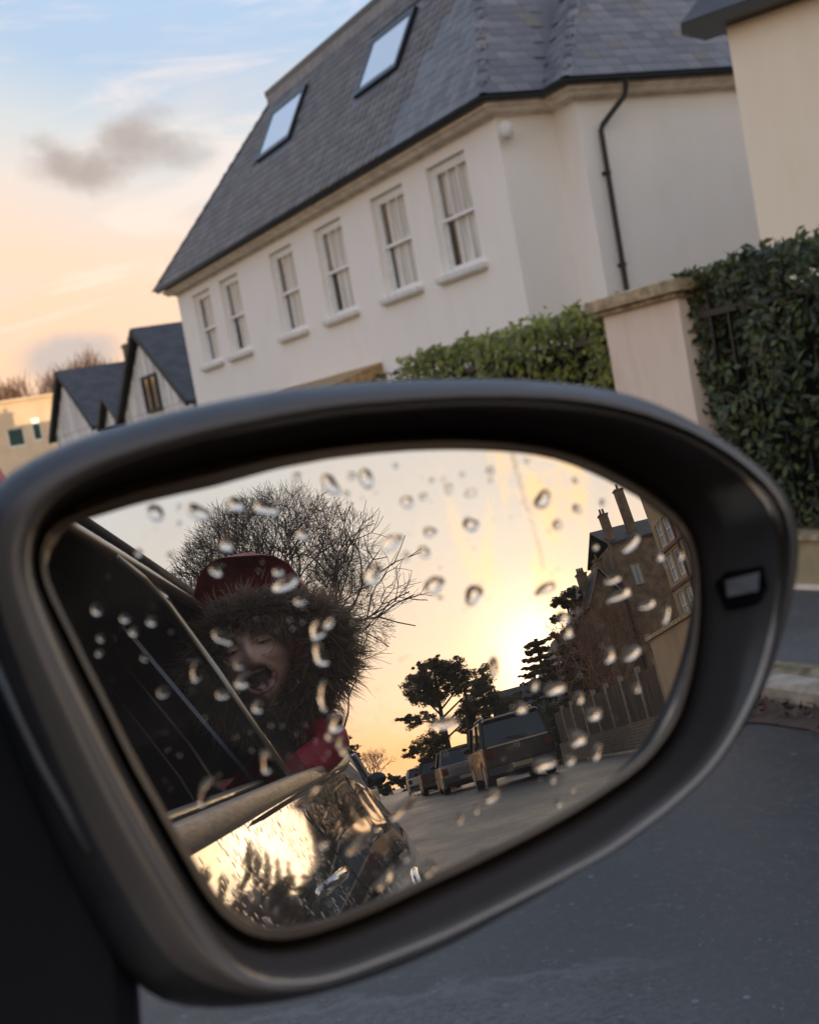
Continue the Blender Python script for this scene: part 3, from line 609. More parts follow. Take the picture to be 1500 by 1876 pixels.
# ---- brown wood on the skyline
n = 26000; cx_ = RNG.uniform(4, 44, n); top = 9.6+1.1*np.sin(cx_*.7)+.8*np.sin(cx_*1.9+1)+.5*np.sin(cx_*4.1); zc = top*RNG.uniform(.25, 1.0, n)**.6
c = np.stack([cx_, RNG.uniform(118, 128, n), zc], 1); d = np.stack([RNG.normal(0, .35, n), RNG.normal(0, .2, n), np.ones(n)], 1); d = unit(d)*RNG.uniform(.5, 1.4, n)[:, None]; sd = unit(np.cross(d, RNG.normal(size=(n, 3))))*.04
V = np.stack([c-sd, c+sd, c+d+sd*.3, c+d-sd*.3], 1).reshape(-1, 3); np_mesh('winter_woods', V, np.arange(n*4).reshape(n, 4), 'twig_brown', kind='stuff')

# ------------------------------------------------------------------ front boundary: pier, dwarf walls, railings, hedges
pier = thing('gate_pier', 'pink cream rendered gate pier with mossy stone cap between the two hedges', 'gate pier', (4.2, 5.36, 0))
MB().box(3.96, 4.46, 5.06, 5.66, .03, 1.385).build('shaft', 'pier_cream', pier)
m = MB(); m.box(3.93, 4.49, 5.03, 5.69, 1.385, 1.41); m.box(3.90, 4.52, 5.0, 5.72, 1.41, 1.462); m.poly([(3.90, 5.0, 1.463), (4.52, 5.0, 1.463), (4.3, 5.36, 1.50), (4.12, 5.36, 1.50)]); m.poly([(4.52, 5.0, 1.463), (4.52, 5.72, 1.463), (4.3, 5.36, 1.5)]); m.poly([(4.52, 5.72, 1.463), (3.9, 5.72, 1.463), (4.12, 5.36, 1.5), (4.3, 5.36, 1.5)]); m.poly([(3.9, 5.72, 1.463), (3.9, 5.0, 1.463), (4.12, 5.36, 1.5)])
cap = m.build('cap', 'cap_stone', pier)
def boundary(y0, y1, lw, lh, lr, dens, top, lm='hedge_leaf', rx=4.03):
    wl = thing('garden_wall', lw, 'wall', (4.1, y0, 0)); m = MB(); m.box(3.965, 4.20, y0, y1, .03, .255); m.build('wall_face', 'wall_ochre', wl)
    MB().box(3.93, 4.22, y0+.003, y1-.003, .255, .280).build('coping', 'cap_stone', wl); MB().box(3.935, 3.963, y0+.003, y1-.003, .02, .060).build('plinth', 'pier_cream', wl)
    rl = thing('railings', lr, 'railing', (rx, y0, .3)); m = MB(); m.box(rx-.015, rx+.015, y0+.05, y1-.05, 1.27, 1.30); m.box(rx-.015, rx+.015, y0+.05, y1-.05, .38, .41); m.build('rail', 'railing', rl)
    mb_ = MB(); mb_.box(-.007, .007, -.007, .007, .0, 1.06); mb_.poly([(-.012, -.012, 1.06), (.012, -.012, 1.06), (0, 0, 1.13)]); mb_.poly([(.012, -.012, 1.06), (.012, .012, 1.06), (0, 0, 1.13)]); mb_.poly([(.012, .012, 1.06), (-.012, .012, 1.06), (0, 0, 1.13)]); mb_.poly([(-.012, .012, 1.06), (-.012, -.012, 1.06), (0, 0, 1.13)])
    ORG[rl] = Vector((0, 0, 0)); b0 = mb_.build('bar', 'railing', rl); ORG[rl] = Vector((rx, y0, .3)); yb = y0+.06; first = True
    while yb < y1-.03:
        b = b0 if first else b0.copy()
        if not first: COL.objects.link(b)
        first = False; b.location = (0.0, yb-y0, .012); yb += .125
    hg = thing('hedge', lh, 'hedge', (4.4, (y0+y1)/2, .3))
    MB().box(4.16, 4.75, y0+.05, y1-.05, .3, top-.17).build('dark_core', 'hedge_core', hg)  # near-black solid box in place of the shaded inside of the hedge
    L = y1-y0; nF = int(L*1.25*dens); nT = int(L*.6*dens*1.1)
    yf = RNG.uniform(y0, y1, nF); zf = RNG.uniform(.30, top, nF); bul = .05*np.sin(yf*5.1+zf*4)+.04*np.sin(yf*11-zf*9)
    xf = 4.00-bul*.8+RNG.exponential(.055, nF)-.03*(zf/top); c1 = np.stack([xf, yf, zf], 1); n1 = np.array([-1, 0, .35])+RNG.normal(0, .55, (nF, 3))
    yt = RNG.uniform(y0, y1, nT); xt = RNG.uniform(3.98, 4.8, nT); zt = top-.02-RNG.exponential(.04, nT)+.03*np.sin(yt*7)+.03*np.sin(yt*17+xt*9); c2 = np.stack([xt, yt, zt], 1); n2 = np.array([-.1, 0, 1])+RNG.normal(0, .6, (nT, 3))
    nE = int(dens*1.8); ye = np.where(RNG.random(nE) < .5, y0, y1)+RNG.normal(0, .03, nE); c4 = np.stack([RNG.uniform(4, 4.75, nE), ye, RNG.uniform(.3, top, nE)], 1); n4 = RNG.normal(0, 1, (nE, 3))
    cs, ns = [c1, c2, c4], [n1, n2, n4]
    for _ in range(int(L*15)):                                           # upright shoots
        b = np.array([random.uniform(3.98, 4.6), random.uniform(y0, y1), top-.05]); dr = np.array([random.gauss(0, .18), random.gauss(0, .3), 1]); ln = random.uniform(.04, .11); k = 9
        t_ = np.linspace(.1, 1, k)[:, None]; cs.append(b+dr*t_*ln+RNG.normal(0, .012, (k, 3))); ns.append(RNG.normal(0, 1, (k, 3))+np.array([-.5, 0, .5]))
    c = np.concatenate(cs); nr = np.concatenate(ns); V, F = leaves(c, nr, RNG.uniform(.035, .07, len(c)), RNG.uniform(.018, .034, len(c)), .25)
    np_mesh('foliage', V, F, lm, hg, kind='stuff')
boundary(-6, 5.06, 'low cream rendered wall with plinth under the tall right hedge', 'tall dense dark green hedge right of the gate pier', 'black iron railings standing on the wall right of the gate pier', 2300, 1.50)
boundary(5.66, 8.1, 'low cream rendered wall under the hedge left of the gate pier', 'shorter lighter green hedge with upright shoots left of the gate pier', 'black iron railings in front of the hedge left of the gate pier', 1700, 1.46, 'hedge_leaf_light', 4.06)
sh = thing('shrub', 'small sprig of green shrub showing over the mirror beyond the end of the lighter hedge', 'shrub', (4.2, 8.6, 0)); n = 500
c = np.array([4.2, 8.65, 1.18])+np.clip(RNG.normal(0, 1, (n, 3)), -1.6, 1.6)*np.array([.10, .13, .13]); V, F = leaves(c, RNG.normal(0, 1, (n, 3)), .055, .022); np_mesh('foliage', V, F, 'hedge_leaf', sh, kind='stuff'); MB().tube([(4.2, 8.65, 0), (4.2, 8.64, 1.2)], .015).build('stem', 'bark', sh)
# ------------------------------------------------------------------ our car, its door mirror
CT, ST = math.cos(.035), math.sin(.035)
def T(x, y, z): return (-.06+x*CT-y*ST, x*ST+y*CT, z)
car = thing('car', 'silver car we look back along in its own wet door mirror, rear window open', 'car', (-.95, -1.0, 0))
MC = Vector((0.14169, 0.33456, 0.98007)); MN = Vector((-0.1910836, -0.9695664, 0.1530620)); MR = Vector((0.98112746, -0.19336212, 0)); MU = Vector((0.0295964, 0.15017336, 0.98821658)); RAD = 1.30
def ML(u, v, w): return MC+MR*u+MU*v+MN*w
def sag(u, v): return -(RAD-math.sqrt(RAD*RAD-u*u-v*v))

RIMS = [
 (0, "872,-195 852,-225 830,-253 804,-278 775,-302 744,-324 712,-343 678,-360 641,-375 604,-388 568,-399 532,-410 497,-420 463,-429 430,-437 396,-445 364,-452 331,-459 299,-466 267,-472 235,-478 203,-484 170,-489 137,-495 104,-501 70,-507 35,-513 -2,-520 -40,-527 -79,-534 -121,-540 -165,-546 -211,-551 -259,-555 -309,-555 -358,-550 -404,-538 -443,-517 -475,-488 -501,-455 -521,-419 -537,-383 -550,-347 -562,-313 -573,-281 -583,-250 -593,-220 -602,-192 -611,-164 -619,-137 -628,-110 -636,-84 -644,-58 -651,-32 -659,-6 -666,20 -673,46 -680,73 -687,101 -695,129 -702,158 -710,188 -719,220 -728,253 -737,289 -747,327 -758,368 -769,412 -779,458 -782,504 -772,545 -748,577 -706,595 -654,604 -601,610 -550,616 -500,620 -450,622 -402,624 -355,625 -309,627 -265,631 -221,635 -178,639 -134,642 -89,643 -44,643 1,643 47,641 94,638 141,635 189,630 238,625 288,618 339,610 390,601 443,590 497,578 551,564 605,547 658,526 706,501 752,472 796,442 839,409 880,376 918,340 952,302 979,262 996,220 1001,176 997,132 990,90 979,49 967,10 954,-28 940,-64 925,-99 908,-132 891,-164"),
 (0.0012, "887,-198 867,-229 846,-258 821,-285 793,-309 762,-332 730,-353 696,-371 659,-387 622,-400 584,-412 548,-423 512,-434 477,-444 443,-453 409,-461 375,-469 342,-476 308,-483 275,-490 242,-496 208,-502 175,-509 141,-515 106,-521 70,-526 34,-532 -4,-539 -44,-546 -85,-554 -128,-561 -174,-567 -222,-572 -272,-575 -323,-576 -374,-571 -421,-557 -461,-534 -493,-504 -519,-468 -539,-431 -555,-393 -568,-356 -579,-321 -590,-287 -600,-256 -609,-225 -619,-196 -627,-167 -636,-139 -645,-112 -653,-85 -661,-59 -668,-32 -675,-6 -682,21 -689,48 -695,75 -702,103 -710,132 -717,161 -726,192 -734,224 -743,258 -752,294 -762,333 -773,374 -784,419 -792,465 -792,510 -782,551 -760,585 -724,609 -676,623 -625,633 -574,641 -523,647 -473,651 -423,653 -374,656 -327,658 -280,661 -234,664 -188,666 -142,668 -95,668 -48,667 -1,666 46,664 95,661 144,657 193,652 244,646 295,639 347,631 401,621 455,609 509,596 564,580 619,562 673,540 723,515 770,486 815,454 858,421 899,385 937,348 971,309 997,268 1011,225 1015,180 1011,135 1003,92 993,50 981,10 968,-28 954,-65 938,-100 922,-134 905,-167"),
 (-0.004, "913,-204 894,-235 872,-265 847,-292 819,-317 788,-341 755,-362 720,-380 683,-396 645,-410 607,-423 570,-434 533,-445 498,-455 463,-464 428,-473 394,-481 360,-488 326,-495 292,-502 258,-509 224,-515 189,-522 154,-528 119,-534 82,-540 45,-546 6,-552 -34,-560 -76,-568 -120,-575 -167,-580 -216,-586 -267,-589 -319,-590 -371,-585 -419,-571 -460,-547 -493,-516 -519,-480 -539,-442 -555,-403 -568,-365 -580,-329 -591,-295 -601,-263 -610,-231 -619,-201 -628,-172 -637,-144 -646,-116 -654,-89 -662,-62 -670,-35 -677,-8 -684,19 -690,47 -697,74 -704,103 -712,132 -720,162 -728,193 -736,226 -745,261 -755,297 -765,336 -776,379 -787,424 -795,471 -795,516 -784,558 -762,593 -726,618 -679,634 -627,644 -575,652 -524,659 -472,663 -422,666 -372,668 -323,671 -276,674 -228,676 -181,678 -134,679 -86,680 -39,679 9,678 58,676 107,673 157,668 208,663 259,657 312,650 365,641 419,631 474,619 530,606 586,589 642,571 696,549 748,523 796,493 842,461 885,427 927,391 965,353 999,313 1026,271 1040,226 1044,181 1040,135 1032,91 1021,49 1009,8 996,-31 981,-68 966,-104 949,-139 932,-172"),
 (-0.009, "949,-212 929,-244 908,-274 883,-303 855,-330 824,-354 791,-376 755,-396 718,-413 678,-427 639,-440 601,-452 563,-463 527,-474 491,-484 455,-494 419,-502 384,-510 348,-517 313,-524 278,-531 243,-538 207,-545 171,-551 133,-557 96,-563 57,-569 17,-576 -25,-584 -69,-592 -115,-599 -163,-605 -214,-610 -267,-614 -322,-615 -376,-610 -425,-595 -467,-570 -501,-537 -527,-499 -548,-459 -564,-418 -577,-379 -589,-342 -599,-306 -610,-273 -619,-241 -628,-210 -637,-180 -646,-150 -655,-122 -664,-94 -672,-66 -680,-38 -687,-10 -694,18 -700,46 -707,75 -714,104 -721,134 -729,164 -737,197 -746,230 -755,266 -765,303 -775,343 -786,386 -797,433 -804,480 -803,526 -792,568 -771,605 -737,635 -693,654 -641,667 -589,677 -536,684 -483,690 -430,693 -379,697 -328,699 -278,702 -228,703 -179,704 -129,704 -80,704 -30,703 20,702 70,700 121,696 173,691 226,686 279,679 333,672 388,663 444,652 501,639 559,625 616,607 673,588 729,565 782,538 832,507 879,474 924,438 966,401 1005,362 1039,320 1065,277 1079,231 1081,183 1077,137 1069,92 1058,48 1046,7 1032,-33 1018,-72 1002,-109 985,-144 968,-179"),
 (-0.006, "939,-210 920,-242 899,-272 875,-301 847,-328 816,-352 783,-374 748,-394 710,-411 671,-425 632,-438 594,-450 557,-462 520,-473 485,-483 449,-492 413,-500 377,-508 342,-516 307,-523 272,-530 236,-537 201,-544 164,-550 127,-556 89,-562 51,-568 10,-575 -31,-583 -75,-591 -121,-598 -169,-604 -220,-609 -273,-613 -328,-614 -382,-608 -431,-593 -473,-568 -506,-535 -532,-497 -553,-457 -569,-416 -582,-377 -593,-340 -604,-304 -614,-271 -623,-239 -633,-208 -642,-178 -651,-149 -659,-120 -668,-92 -676,-64 -684,-37 -691,-9 -697,19 -704,47 -710,75 -717,104 -724,134 -732,165 -741,197 -749,230 -758,266 -768,303 -778,343 -789,386 -800,432 -806,479 -804,524 -793,566 -773,604 -741,634 -698,654 -647,668 -595,678 -542,686 -489,692 -437,695 -385,699 -335,701 -285,704 -235,705 -185,705 -136,705 -86,705 -36,704 14,703 64,700 115,697 167,692 219,687 272,680 327,672 382,663 438,652 494,640 551,625 608,607 665,587 721,565 774,538 824,507 871,474 916,439 957,401 996,362 1030,321 1055,277 1068,231 1071,184 1066,137 1058,92 1048,49 1035,8 1022,-32 1007,-70 992,-107 975,-143 958,-177"),
 (0.003, "972,-217 948,-250 923,-282 896,-311 866,-339 833,-364 799,-387 762,-408 724,-426 685,-442 645,-457 606,-471 568,-483 531,-496 493,-507 456,-517 418,-526 380,-534 343,-542 306,-549 268,-557 231,-564 193,-572 155,-579 116,-585 76,-592 34,-599 -8,-605 -52,-611 -98,-618 -146,-624 -197,-629 -249,-633 -303,-634 -357,-629 -408,-618 -454,-597 -493,-567 -524,-531 -548,-490 -567,-449 -582,-409 -596,-371 -608,-334 -619,-299 -629,-266 -639,-234 -648,-203 -657,-173 -666,-144 -675,-116 -683,-88 -691,-60 -699,-33 -706,-5 -713,23 -719,50 -726,79 -733,108 -741,137 -749,168 -757,200 -765,233 -773,268 -782,305 -791,344 -800,386 -809,431 -814,476 -811,520 -799,561 -779,598 -749,629 -709,651 -662,668 -612,680 -561,690 -510,698 -458,703 -407,708 -356,712 -306,715 -256,717 -206,718 -156,719 -106,719 -56,719 -5,718 47,716 98,713 151,708 205,703 259,697 315,690 371,681 429,671 488,660 548,646 609,630 669,611 729,589 787,563 843,534 896,501 946,466 992,428 1035,387 1073,344 1102,298 1121,250 1128,201 1126,151 1117,103 1104,57 1089,12 1072,-30 1054,-71 1035,-110 1015,-147 994,-183"),
 (0.0115, "986,-221 959,-254 931,-286 901,-316 870,-344 837,-370 802,-393 764,-415 725,-434 686,-451 647,-467 607,-482 569,-495 531,-509 493,-521 454,-531 414,-540 375,-548 337,-556 299,-564 260,-572 221,-580 182,-587 143,-595 102,-602 61,-609 18,-616 -26,-622 -71,-628 -118,-633 -168,-638 -219,-643 -272,-645 -326,-644 -379,-636 -429,-620 -473,-596 -509,-563 -537,-524 -560,-482 -578,-441 -593,-401 -607,-363 -619,-327 -630,-292 -641,-260 -651,-228 -660,-198 -669,-168 -678,-140 -686,-112 -694,-84 -702,-56 -710,-29 -717,-2 -724,26 -731,54 -738,82 -745,110 -752,140 -760,170 -768,202 -776,235 -784,269 -792,306 -800,344 -808,385 -815,428 -818,472 -815,514 -803,554 -783,591 -754,622 -717,647 -673,665 -625,679 -576,690 -525,699 -475,705 -424,711 -374,715 -324,719 -274,722 -224,724 -174,725 -124,726 -73,726 -22,726 29,725 82,722 135,717 189,712 244,706 300,699 358,692 417,682 477,671 539,659 601,643 664,625 726,604 788,579 847,551 904,519 958,484 1008,445 1053,403 1094,359 1126,313 1149,263 1160,213 1159,162 1149,111 1134,63 1117,16 1098,-28 1078,-70 1057,-111 1034,-149 1010,-186"),
 (0.0195, "1000,-224 970,-258 939,-290 908,-320 875,-349 841,-375 805,-400 767,-421 727,-441 688,-460 649,-477 609,-492 570,-507 531,-521 492,-534 452,-545 412,-554 372,-562 332,-571 292,-579 253,-587 213,-595 172,-603 132,-610 90,-618 47,-626 3,-633 -42,-639 -89,-643 -137,-648 -188,-652 -241,-656 -295,-658 -349,-654 -401,-642 -449,-623 -490,-595 -524,-559 -550,-517 -571,-475 -588,-433 -603,-393 -617,-356 -629,-320 -641,-286 -651,-254 -662,-223 -671,-193 -680,-164 -689,-135 -697,-107 -705,-80 -713,-53 -720,-25 -727,2 -735,29 -742,56 -749,84 -756,113 -764,142 -771,172 -779,204 -787,236 -794,270 -802,306 -809,344 -816,384 -821,426 -823,468 -818,510 -806,549 -787,585 -760,616 -724,642 -683,662 -638,678 -589,690 -540,700 -490,708 -440,714 -391,719 -341,724 -291,727 -241,729 -191,731 -141,732 -90,733 -39,734 13,733 66,730 119,725 174,720 230,715 287,709 345,701 405,693 467,683 530,671 595,657 659,639 724,619 789,595 852,567 913,536 971,501 1024,462 1072,420 1115,374 1150,326 1177,276 1191,224 1191,171 1181,119 1164,68 1145,20 1124,-26 1102,-70 1078,-111 1053,-151 1027,-189"),
 (0.0222, "988,-222 959,-255 927,-287 895,-317 862,-345 828,-371 792,-395 753,-416 715,-436 676,-454 637,-471 597,-487 559,-501 521,-515 482,-528 442,-539 403,-548 363,-557 324,-566 285,-575 246,-583 206,-591 166,-599 125,-607 84,-615 41,-623 -2,-631 -48,-637 -94,-642 -143,-646 -193,-651 -246,-655 -300,-656 -354,-653 -408,-643 -457,-626 -503,-601 -541,-570 -573,-533 -600,-494 -621,-453 -638,-413 -653,-374 -666,-337 -678,-301 -689,-267 -700,-234 -710,-202 -719,-172 -728,-142 -736,-112 -744,-83 -751,-55 -759,-26 -766,2 -773,31 -779,60 -786,89 -793,119 -800,149 -807,180 -814,213 -821,246 -828,281 -835,318 -841,356 -846,397 -850,439 -849,481 -843,523 -829,562 -808,598 -779,629 -742,654 -700,675 -653,690 -604,703 -554,712 -503,720 -452,726 -401,731 -351,736 -300,739 -250,741 -199,742 -148,744 -96,744 -44,744 8,742 62,739 116,734 171,729 227,723 284,716 343,709 403,699 465,689 528,676 593,662 658,644 723,623 787,598 849,570 908,538 965,502 1017,462 1064,420 1106,374 1142,327 1168,277 1182,225 1183,172 1172,120 1155,69 1135,21 1114,-25 1091,-68 1067,-110 1041,-149 1015,-186"),
 (0.0215, "995,-223 965,-257 933,-289 900,-318 866,-346 830,-371 793,-395 754,-416 715,-436 676,-454 637,-471 599,-487 560,-502 522,-516 483,-528 444,-539 405,-549 366,-559 327,-569 288,-579 249,-588 210,-597 169,-605 129,-614 87,-623 44,-631 0,-639 -46,-646 -94,-652 -143,-657 -194,-661 -247,-665 -302,-666 -358,-664 -414,-656 -468,-644 -520,-625 -567,-601 -610,-572 -647,-538 -676,-498 -697,-456 -715,-414 -729,-373 -742,-333 -754,-296 -766,-259 -776,-224 -786,-190 -795,-157 -803,-125 -810,-93 -818,-61 -825,-30 -832,1 -839,33 -845,64 -851,96 -858,128 -864,161 -870,194 -876,229 -882,265 -888,302 -894,341 -898,381 -900,423 -901,466 -897,510 -887,552 -870,592 -846,628 -813,658 -773,684 -728,704 -679,720 -627,733 -574,742 -521,750 -468,756 -415,761 -362,766 -309,769 -256,771 -204,772 -150,773 -97,773 -43,771 12,768 67,764 123,759 179,753 237,746 296,738 356,730 418,720 481,708 546,694 611,679 677,660 743,638 807,612 868,581 926,547 981,509 1032,468 1078,424 1121,378 1157,330 1184,280 1198,227 1198,173 1187,121 1169,70 1148,21 1125,-25 1100,-69 1075,-111 1049,-150 1022,-188"),
 (0.0175, "1018,-228 988,-263 955,-294 920,-324 885,-352 848,-377 809,-400 770,-422 731,-442 691,-460 652,-477 613,-493 574,-508 536,-522 497,-535 457,-546 418,-557 379,-568 340,-579 301,-589 262,-599 222,-609 181,-618 140,-628 98,-637 54,-646 9,-654 -38,-662 -87,-668 -137,-674 -189,-678 -244,-682 -300,-683 -357,-681 -416,-676 -474,-667 -532,-653 -588,-635 -641,-612 -687,-582 -722,-544 -748,-500 -767,-454 -783,-409 -797,-366 -810,-325 -822,-285 -834,-247 -844,-210 -853,-173 -861,-138 -869,-103 -876,-69 -883,-35 -890,-1 -896,33 -902,67 -909,101 -915,136 -920,171 -926,207 -931,244 -937,282 -942,322 -946,363 -948,405 -948,449 -946,493 -939,538 -927,581 -907,622 -880,658 -843,689 -800,715 -752,735 -700,752 -646,765 -590,774 -535,782 -479,788 -424,794 -368,798 -313,801 -258,803 -202,804 -147,805 -91,804 -35,801 22,797 79,792 137,786 196,779 255,772 316,763 379,754 443,743 507,731 573,716 641,699 709,679 776,656 840,628 901,595 959,559 1012,519 1062,476 1109,431 1152,384 1190,335 1217,284 1231,230 1231,175 1220,121 1201,69 1178,19 1153,-27 1127,-72 1100,-114 1074,-154 1046,-192"),
 (0.011, "1053,-236 1022,-271 988,-303 952,-333 915,-361 877,-387 837,-410 797,-432 758,-452 718,-471 677,-488 638,-504 599,-520 559,-534 520,-547 480,-559 440,-571 400,-582 361,-593 322,-604 282,-615 241,-625 200,-634 157,-644 114,-655 69,-664 23,-673 -25,-680 -75,-687 -126,-693 -180,-698 -236,-701 -293,-702 -352,-701 -413,-697 -474,-689 -536,-678 -597,-663 -655,-643 -706,-614 -745,-576 -774,-530 -794,-482 -811,-435 -826,-389 -840,-346 -852,-304 -864,-263 -875,-224 -884,-186 -892,-148 -900,-112 -908,-75 -915,-39 -922,-4 -928,32 -934,67 -940,103 -946,140 -952,177 -957,214 -962,253 -967,293 -972,334 -975,377 -976,421 -976,466 -972,512 -964,557 -949,601 -928,643 -899,680 -860,712 -815,738 -764,759 -710,776 -654,789 -597,799 -539,807 -481,813 -424,819 -366,823 -309,826 -252,828 -195,829 -137,830 -79,828 -21,825 37,820 96,815 156,809 217,801 278,793 341,784 405,774 470,763 537,750 604,734 674,716 743,696 812,672 878,643 940,608 997,570 1051,529 1101,484 1148,438 1193,390 1231,340 1260,287 1274,232 1273,176 1262,121 1242,68 1218,17 1192,-31 1165,-76 1137,-119 1110,-160 1082,-199"),
]
DROPS = """
-531 627 9 8 -10
-407 635 15 10 -10
-270 648 11 8 19
-479 586 22 20 -31
-415 592 5 5 -10
-424 546 6 6 -11
-368 565 31 18 -41
-266 566 24 19 -10
-542 490 9 10 -11
-464 467 8 8 -11
-311 466 20 18 -11
-353 403 17 14 -11
-90 609 10 14 -10
-2 571 31 19 -61
61 585 9 12 -10
99 570 18 27 -10
35 538 9 9 -10
-77 542 8 8 -10
-105 526 5 5 -10
-189 541 36 17 -18
127 382 33 19 22
159 337 10 13 -11
58 307 24 26 -31
-108 453 17 14 -11
-193 366 14 11 -11
-179 332 38 18 18
-153 277 14 11 -11
189 590 7 7 -10
281 531 7 7 -10
315 528 7 7 -10
323 499 10 15 -10
372 531 7 6 -10
383 475 17 10 18
456 528 11 10 -10
450 500 7 7 -10
197 484 18 15 -10
246 491 10 10 -10
362 388 20 19 -11
242 390 15 15 -11
213 339 15 16 -11
220 244 29 21 31
324 196 23 27 -31
589 418 29 20 41
701 454 9 9 -10
685 373 14 11 -50
614 339 13 15 -11
535 169 37 13 9
335 -9 15 26 -12
572 536 9 7 -10
229 207 7 7 -11
-376 227 24 15 -47
-459 156 12 28 -22
-347 147 11 11 -12
-345 103 25 14 22
-402 80 19 11 -2
-322 28 15 15 -12
-123 193 20 26 -26
-87 205 11 20 -51
-131 127 19 30 17
-145 20 16 35 -12
-126 -58 22 27 -12
-151 -89 11 11 -13
-127 -111 10 17 -13
-120 -138 13 12 -13
-329 -116 15 32 -3
-495 -153 18 35 -28
-244 -236 45 17 26
-676 365 13 14 -11
-610 328 12 11 -11
-545 305 12 11 -11
-595 290 11 11 -12
-680 291 9 9 -12
-691 253 8 8 -12
-581 216 8 8 -12
-552 119 13 14 -12
-225 -361 15 12 5
-123 -378 52 13 27
-85 -492 32 13 33
5 -319 46 14 33
151 -384 10 14 -13
39 -492 18 21 -14
-15 -452 10 9 -14
252 -347 25 14 19
201 -373 10 10 -13
483 -386 9 8 -13
434 -413 11 10 -13
509 -427 31 10 19
192 -495 26 13 14
416 -298 36 17 0
434 -345 11 10 -13
493 -306 17 14 -13
576 -303 14 24 -41
678 -50 17 24 -31
747 -59 32 17 25
737 -157 14 13 -12
560 -145 17 15 -12
495 -106 33 16 -7
591 -199 24 19 5
528 -253 23 26 -22
165 -127 41 16 1
386 -135 18 16 -12
439 -83 14 14 -12
819 242 38 15 24
899 192 18 15 -11
968 181 11 17 -11
739 156 26 12 2
750 108 44 12 8
827 65 31 12 8
878 26 13 29 -21
712 256 9 9 -11
769 376 9 12 -10
567 82 19 16 -11
570 39 16 18 -12
"""
loops = []
for k, (w_, s) in enumerate(RIMS):
    L_ = []
    for t in s.split():
        u, v = (int(a)/1e4 for a in t.split(',')); L_.append((u, v, w_+(sag(u, v)*(.9 if k > 3 else 1) if k < 5 else 0)))
    loops.append(L_)
NA = len(loops[0])
def lp(l): return [ML(*p) for p in l]
def scl(l, s, w_, c=(0.0, .002)): return [(c[0]+(u-c[0])*s, c[1]+(v-c[1])*s, w_) for u, v, _ in l]
last = loops[-1]
back = [scl(last, 1.004, .002), scl(last, 1.0, -.012), scl(last, .97, -.03), scl(last, .88, -.05), scl(last, .70, -.066), scl(last, .42, -.076), scl(last, .05, -.079)]
sm = MB().grid([lp(l) for l in loops[9:]+back], close_v=True).build('side_mirror', 'plastic', car, smooth=True, label='black door mirror housing filling the foreground')
def smooth_rows(rows, sub=3):
    """Catmull-Rom between the control loops so the lip is round"""
    out = []; n = len(rows)
    for i in range(n-1):
        p0, p1, p2, p3 = rows[max(i-1, 0)], rows[i], rows[i+1], rows[min(i+2, n-1)]
        for k in range(sub):
            t = k/sub; a = -.5*t+t*t-.5*t**3; b = 1-2.5*t*t+1.5*t**3; c = .5*t+2*t*t-1.5*t**3; d = -.5*t*t+.5*t**3
            out.append([Vector(q0)*a+Vector(q1)*b+Vector(q2)*c+Vector(q3)*d for q0, q1, q2, q3 in zip(p0, p1, p2, p3)])
    out.append([Vector(q) for q in rows[-1]]); return out
MB().grid([lp(l) for l in smooth_rows(loops[3:10], 4)], close_v=True).build('bezel', 'bezel', sm, smooth=True)
MB().grid([lp(l) for l in (loops[0], [(u, v, w_+.0008) for u, v, w_ in loops[0]], loops[1], loops[2], loops[3])], close_v=True).build('glass_backing', 'glass_edge', sm, smooth=False)
rows = []
ctr = (0., 0.)
for i in range(46):
    f = (i+.15)/45.15; row = []
    for (u, v, _) in loops[0]: uu, vv_ = u*f*1.003, v*f*1.003; row.append((uu, vv_, sag(uu, vv_)))
    rows.append(row)
gmb = MB().grid([lp(r) for r in rows], close_v=True); gmb.poly([ML(*p) for p in rows[0]])
gl_o = gmb.build('mirror_glass', 'mirror_glass', sm, smooth=True)
SC = MC-MN*RAD; me = gl_o.data
me.normals_split_custom_set_from_vertices([tuple((Vector(v.co)+ORG[car]-SC).normalized()) for v in me.vertices])
# make sure the shiny side looks back at us
if me.polygons[200].normal.dot(MN) < 0: me.flip_normals(); me.normals_split_custom_set_from_vertices([tuple((Vector(v.co)+ORG[car]-SC).normalized()) for v in me.vertices])
tr_ = [[], [], []]
for p, q in zip(loops[7], loops[4]):
    a, b_ = Vector(p), Vector(q); d_ = b_-a; L_ = d_.length; k = min(.0026/L_, .75)
    for i_, (f, up) in enumerate(((.04, .0002), (.04+k*.5, .0007), (.04+k, .0002))): tr_[i_].append(ML(*(a+d_*f))+MN*up)
MB().grid(tr_, close_v=True).build('glint_ring', 'glint_metal', sm, smooth=True)  # ring added to carry the bright reflected line around the glass
LO = [(106.0, 8.1, -3.3), (108.1, 10.6, .4), (113.5, 10.3, 11.6), (112.6, 4.3, 12.6), (110.3, .7, 10.6), (105.7, .8, -.1)]
LI = [(106.9, 8.7, -1.0), (112.4, 9.2, 11.0), (110.4, 3.2, 11.0), (105.9, 3.2, -.5)]
mm = lambda P, d=0.: [ML(a/1000, b/1000, c/1000+d) for a, b, c in P]
wl_ = MB().prism(mm(LO, .0006), MN*-.002).build('warning_lamp', 'plastic_gloss', sm)
LI = [(108.2+(a-108.2)*.86, 6.0+(b_-6.0)*.84, c_-(0 if a > 108 else -.6)) for a, b_, c_ in LI]
MB().prism(mm(LI, .0012), MN*-.002).build('lens', 'lamp_lens', wl_)
SE = [(-93.8, 27.6, 18.8), (-91.1, 14.3, 19.5), (-87.8, 1.1, 20.3), (-84.2, -10.3, 20.0), (-81.0, -21.7, 19.7)]
MB().tube(mm(SE, -.0004), .0011, 8).build('seam', 'seam', sm, smooth=True)
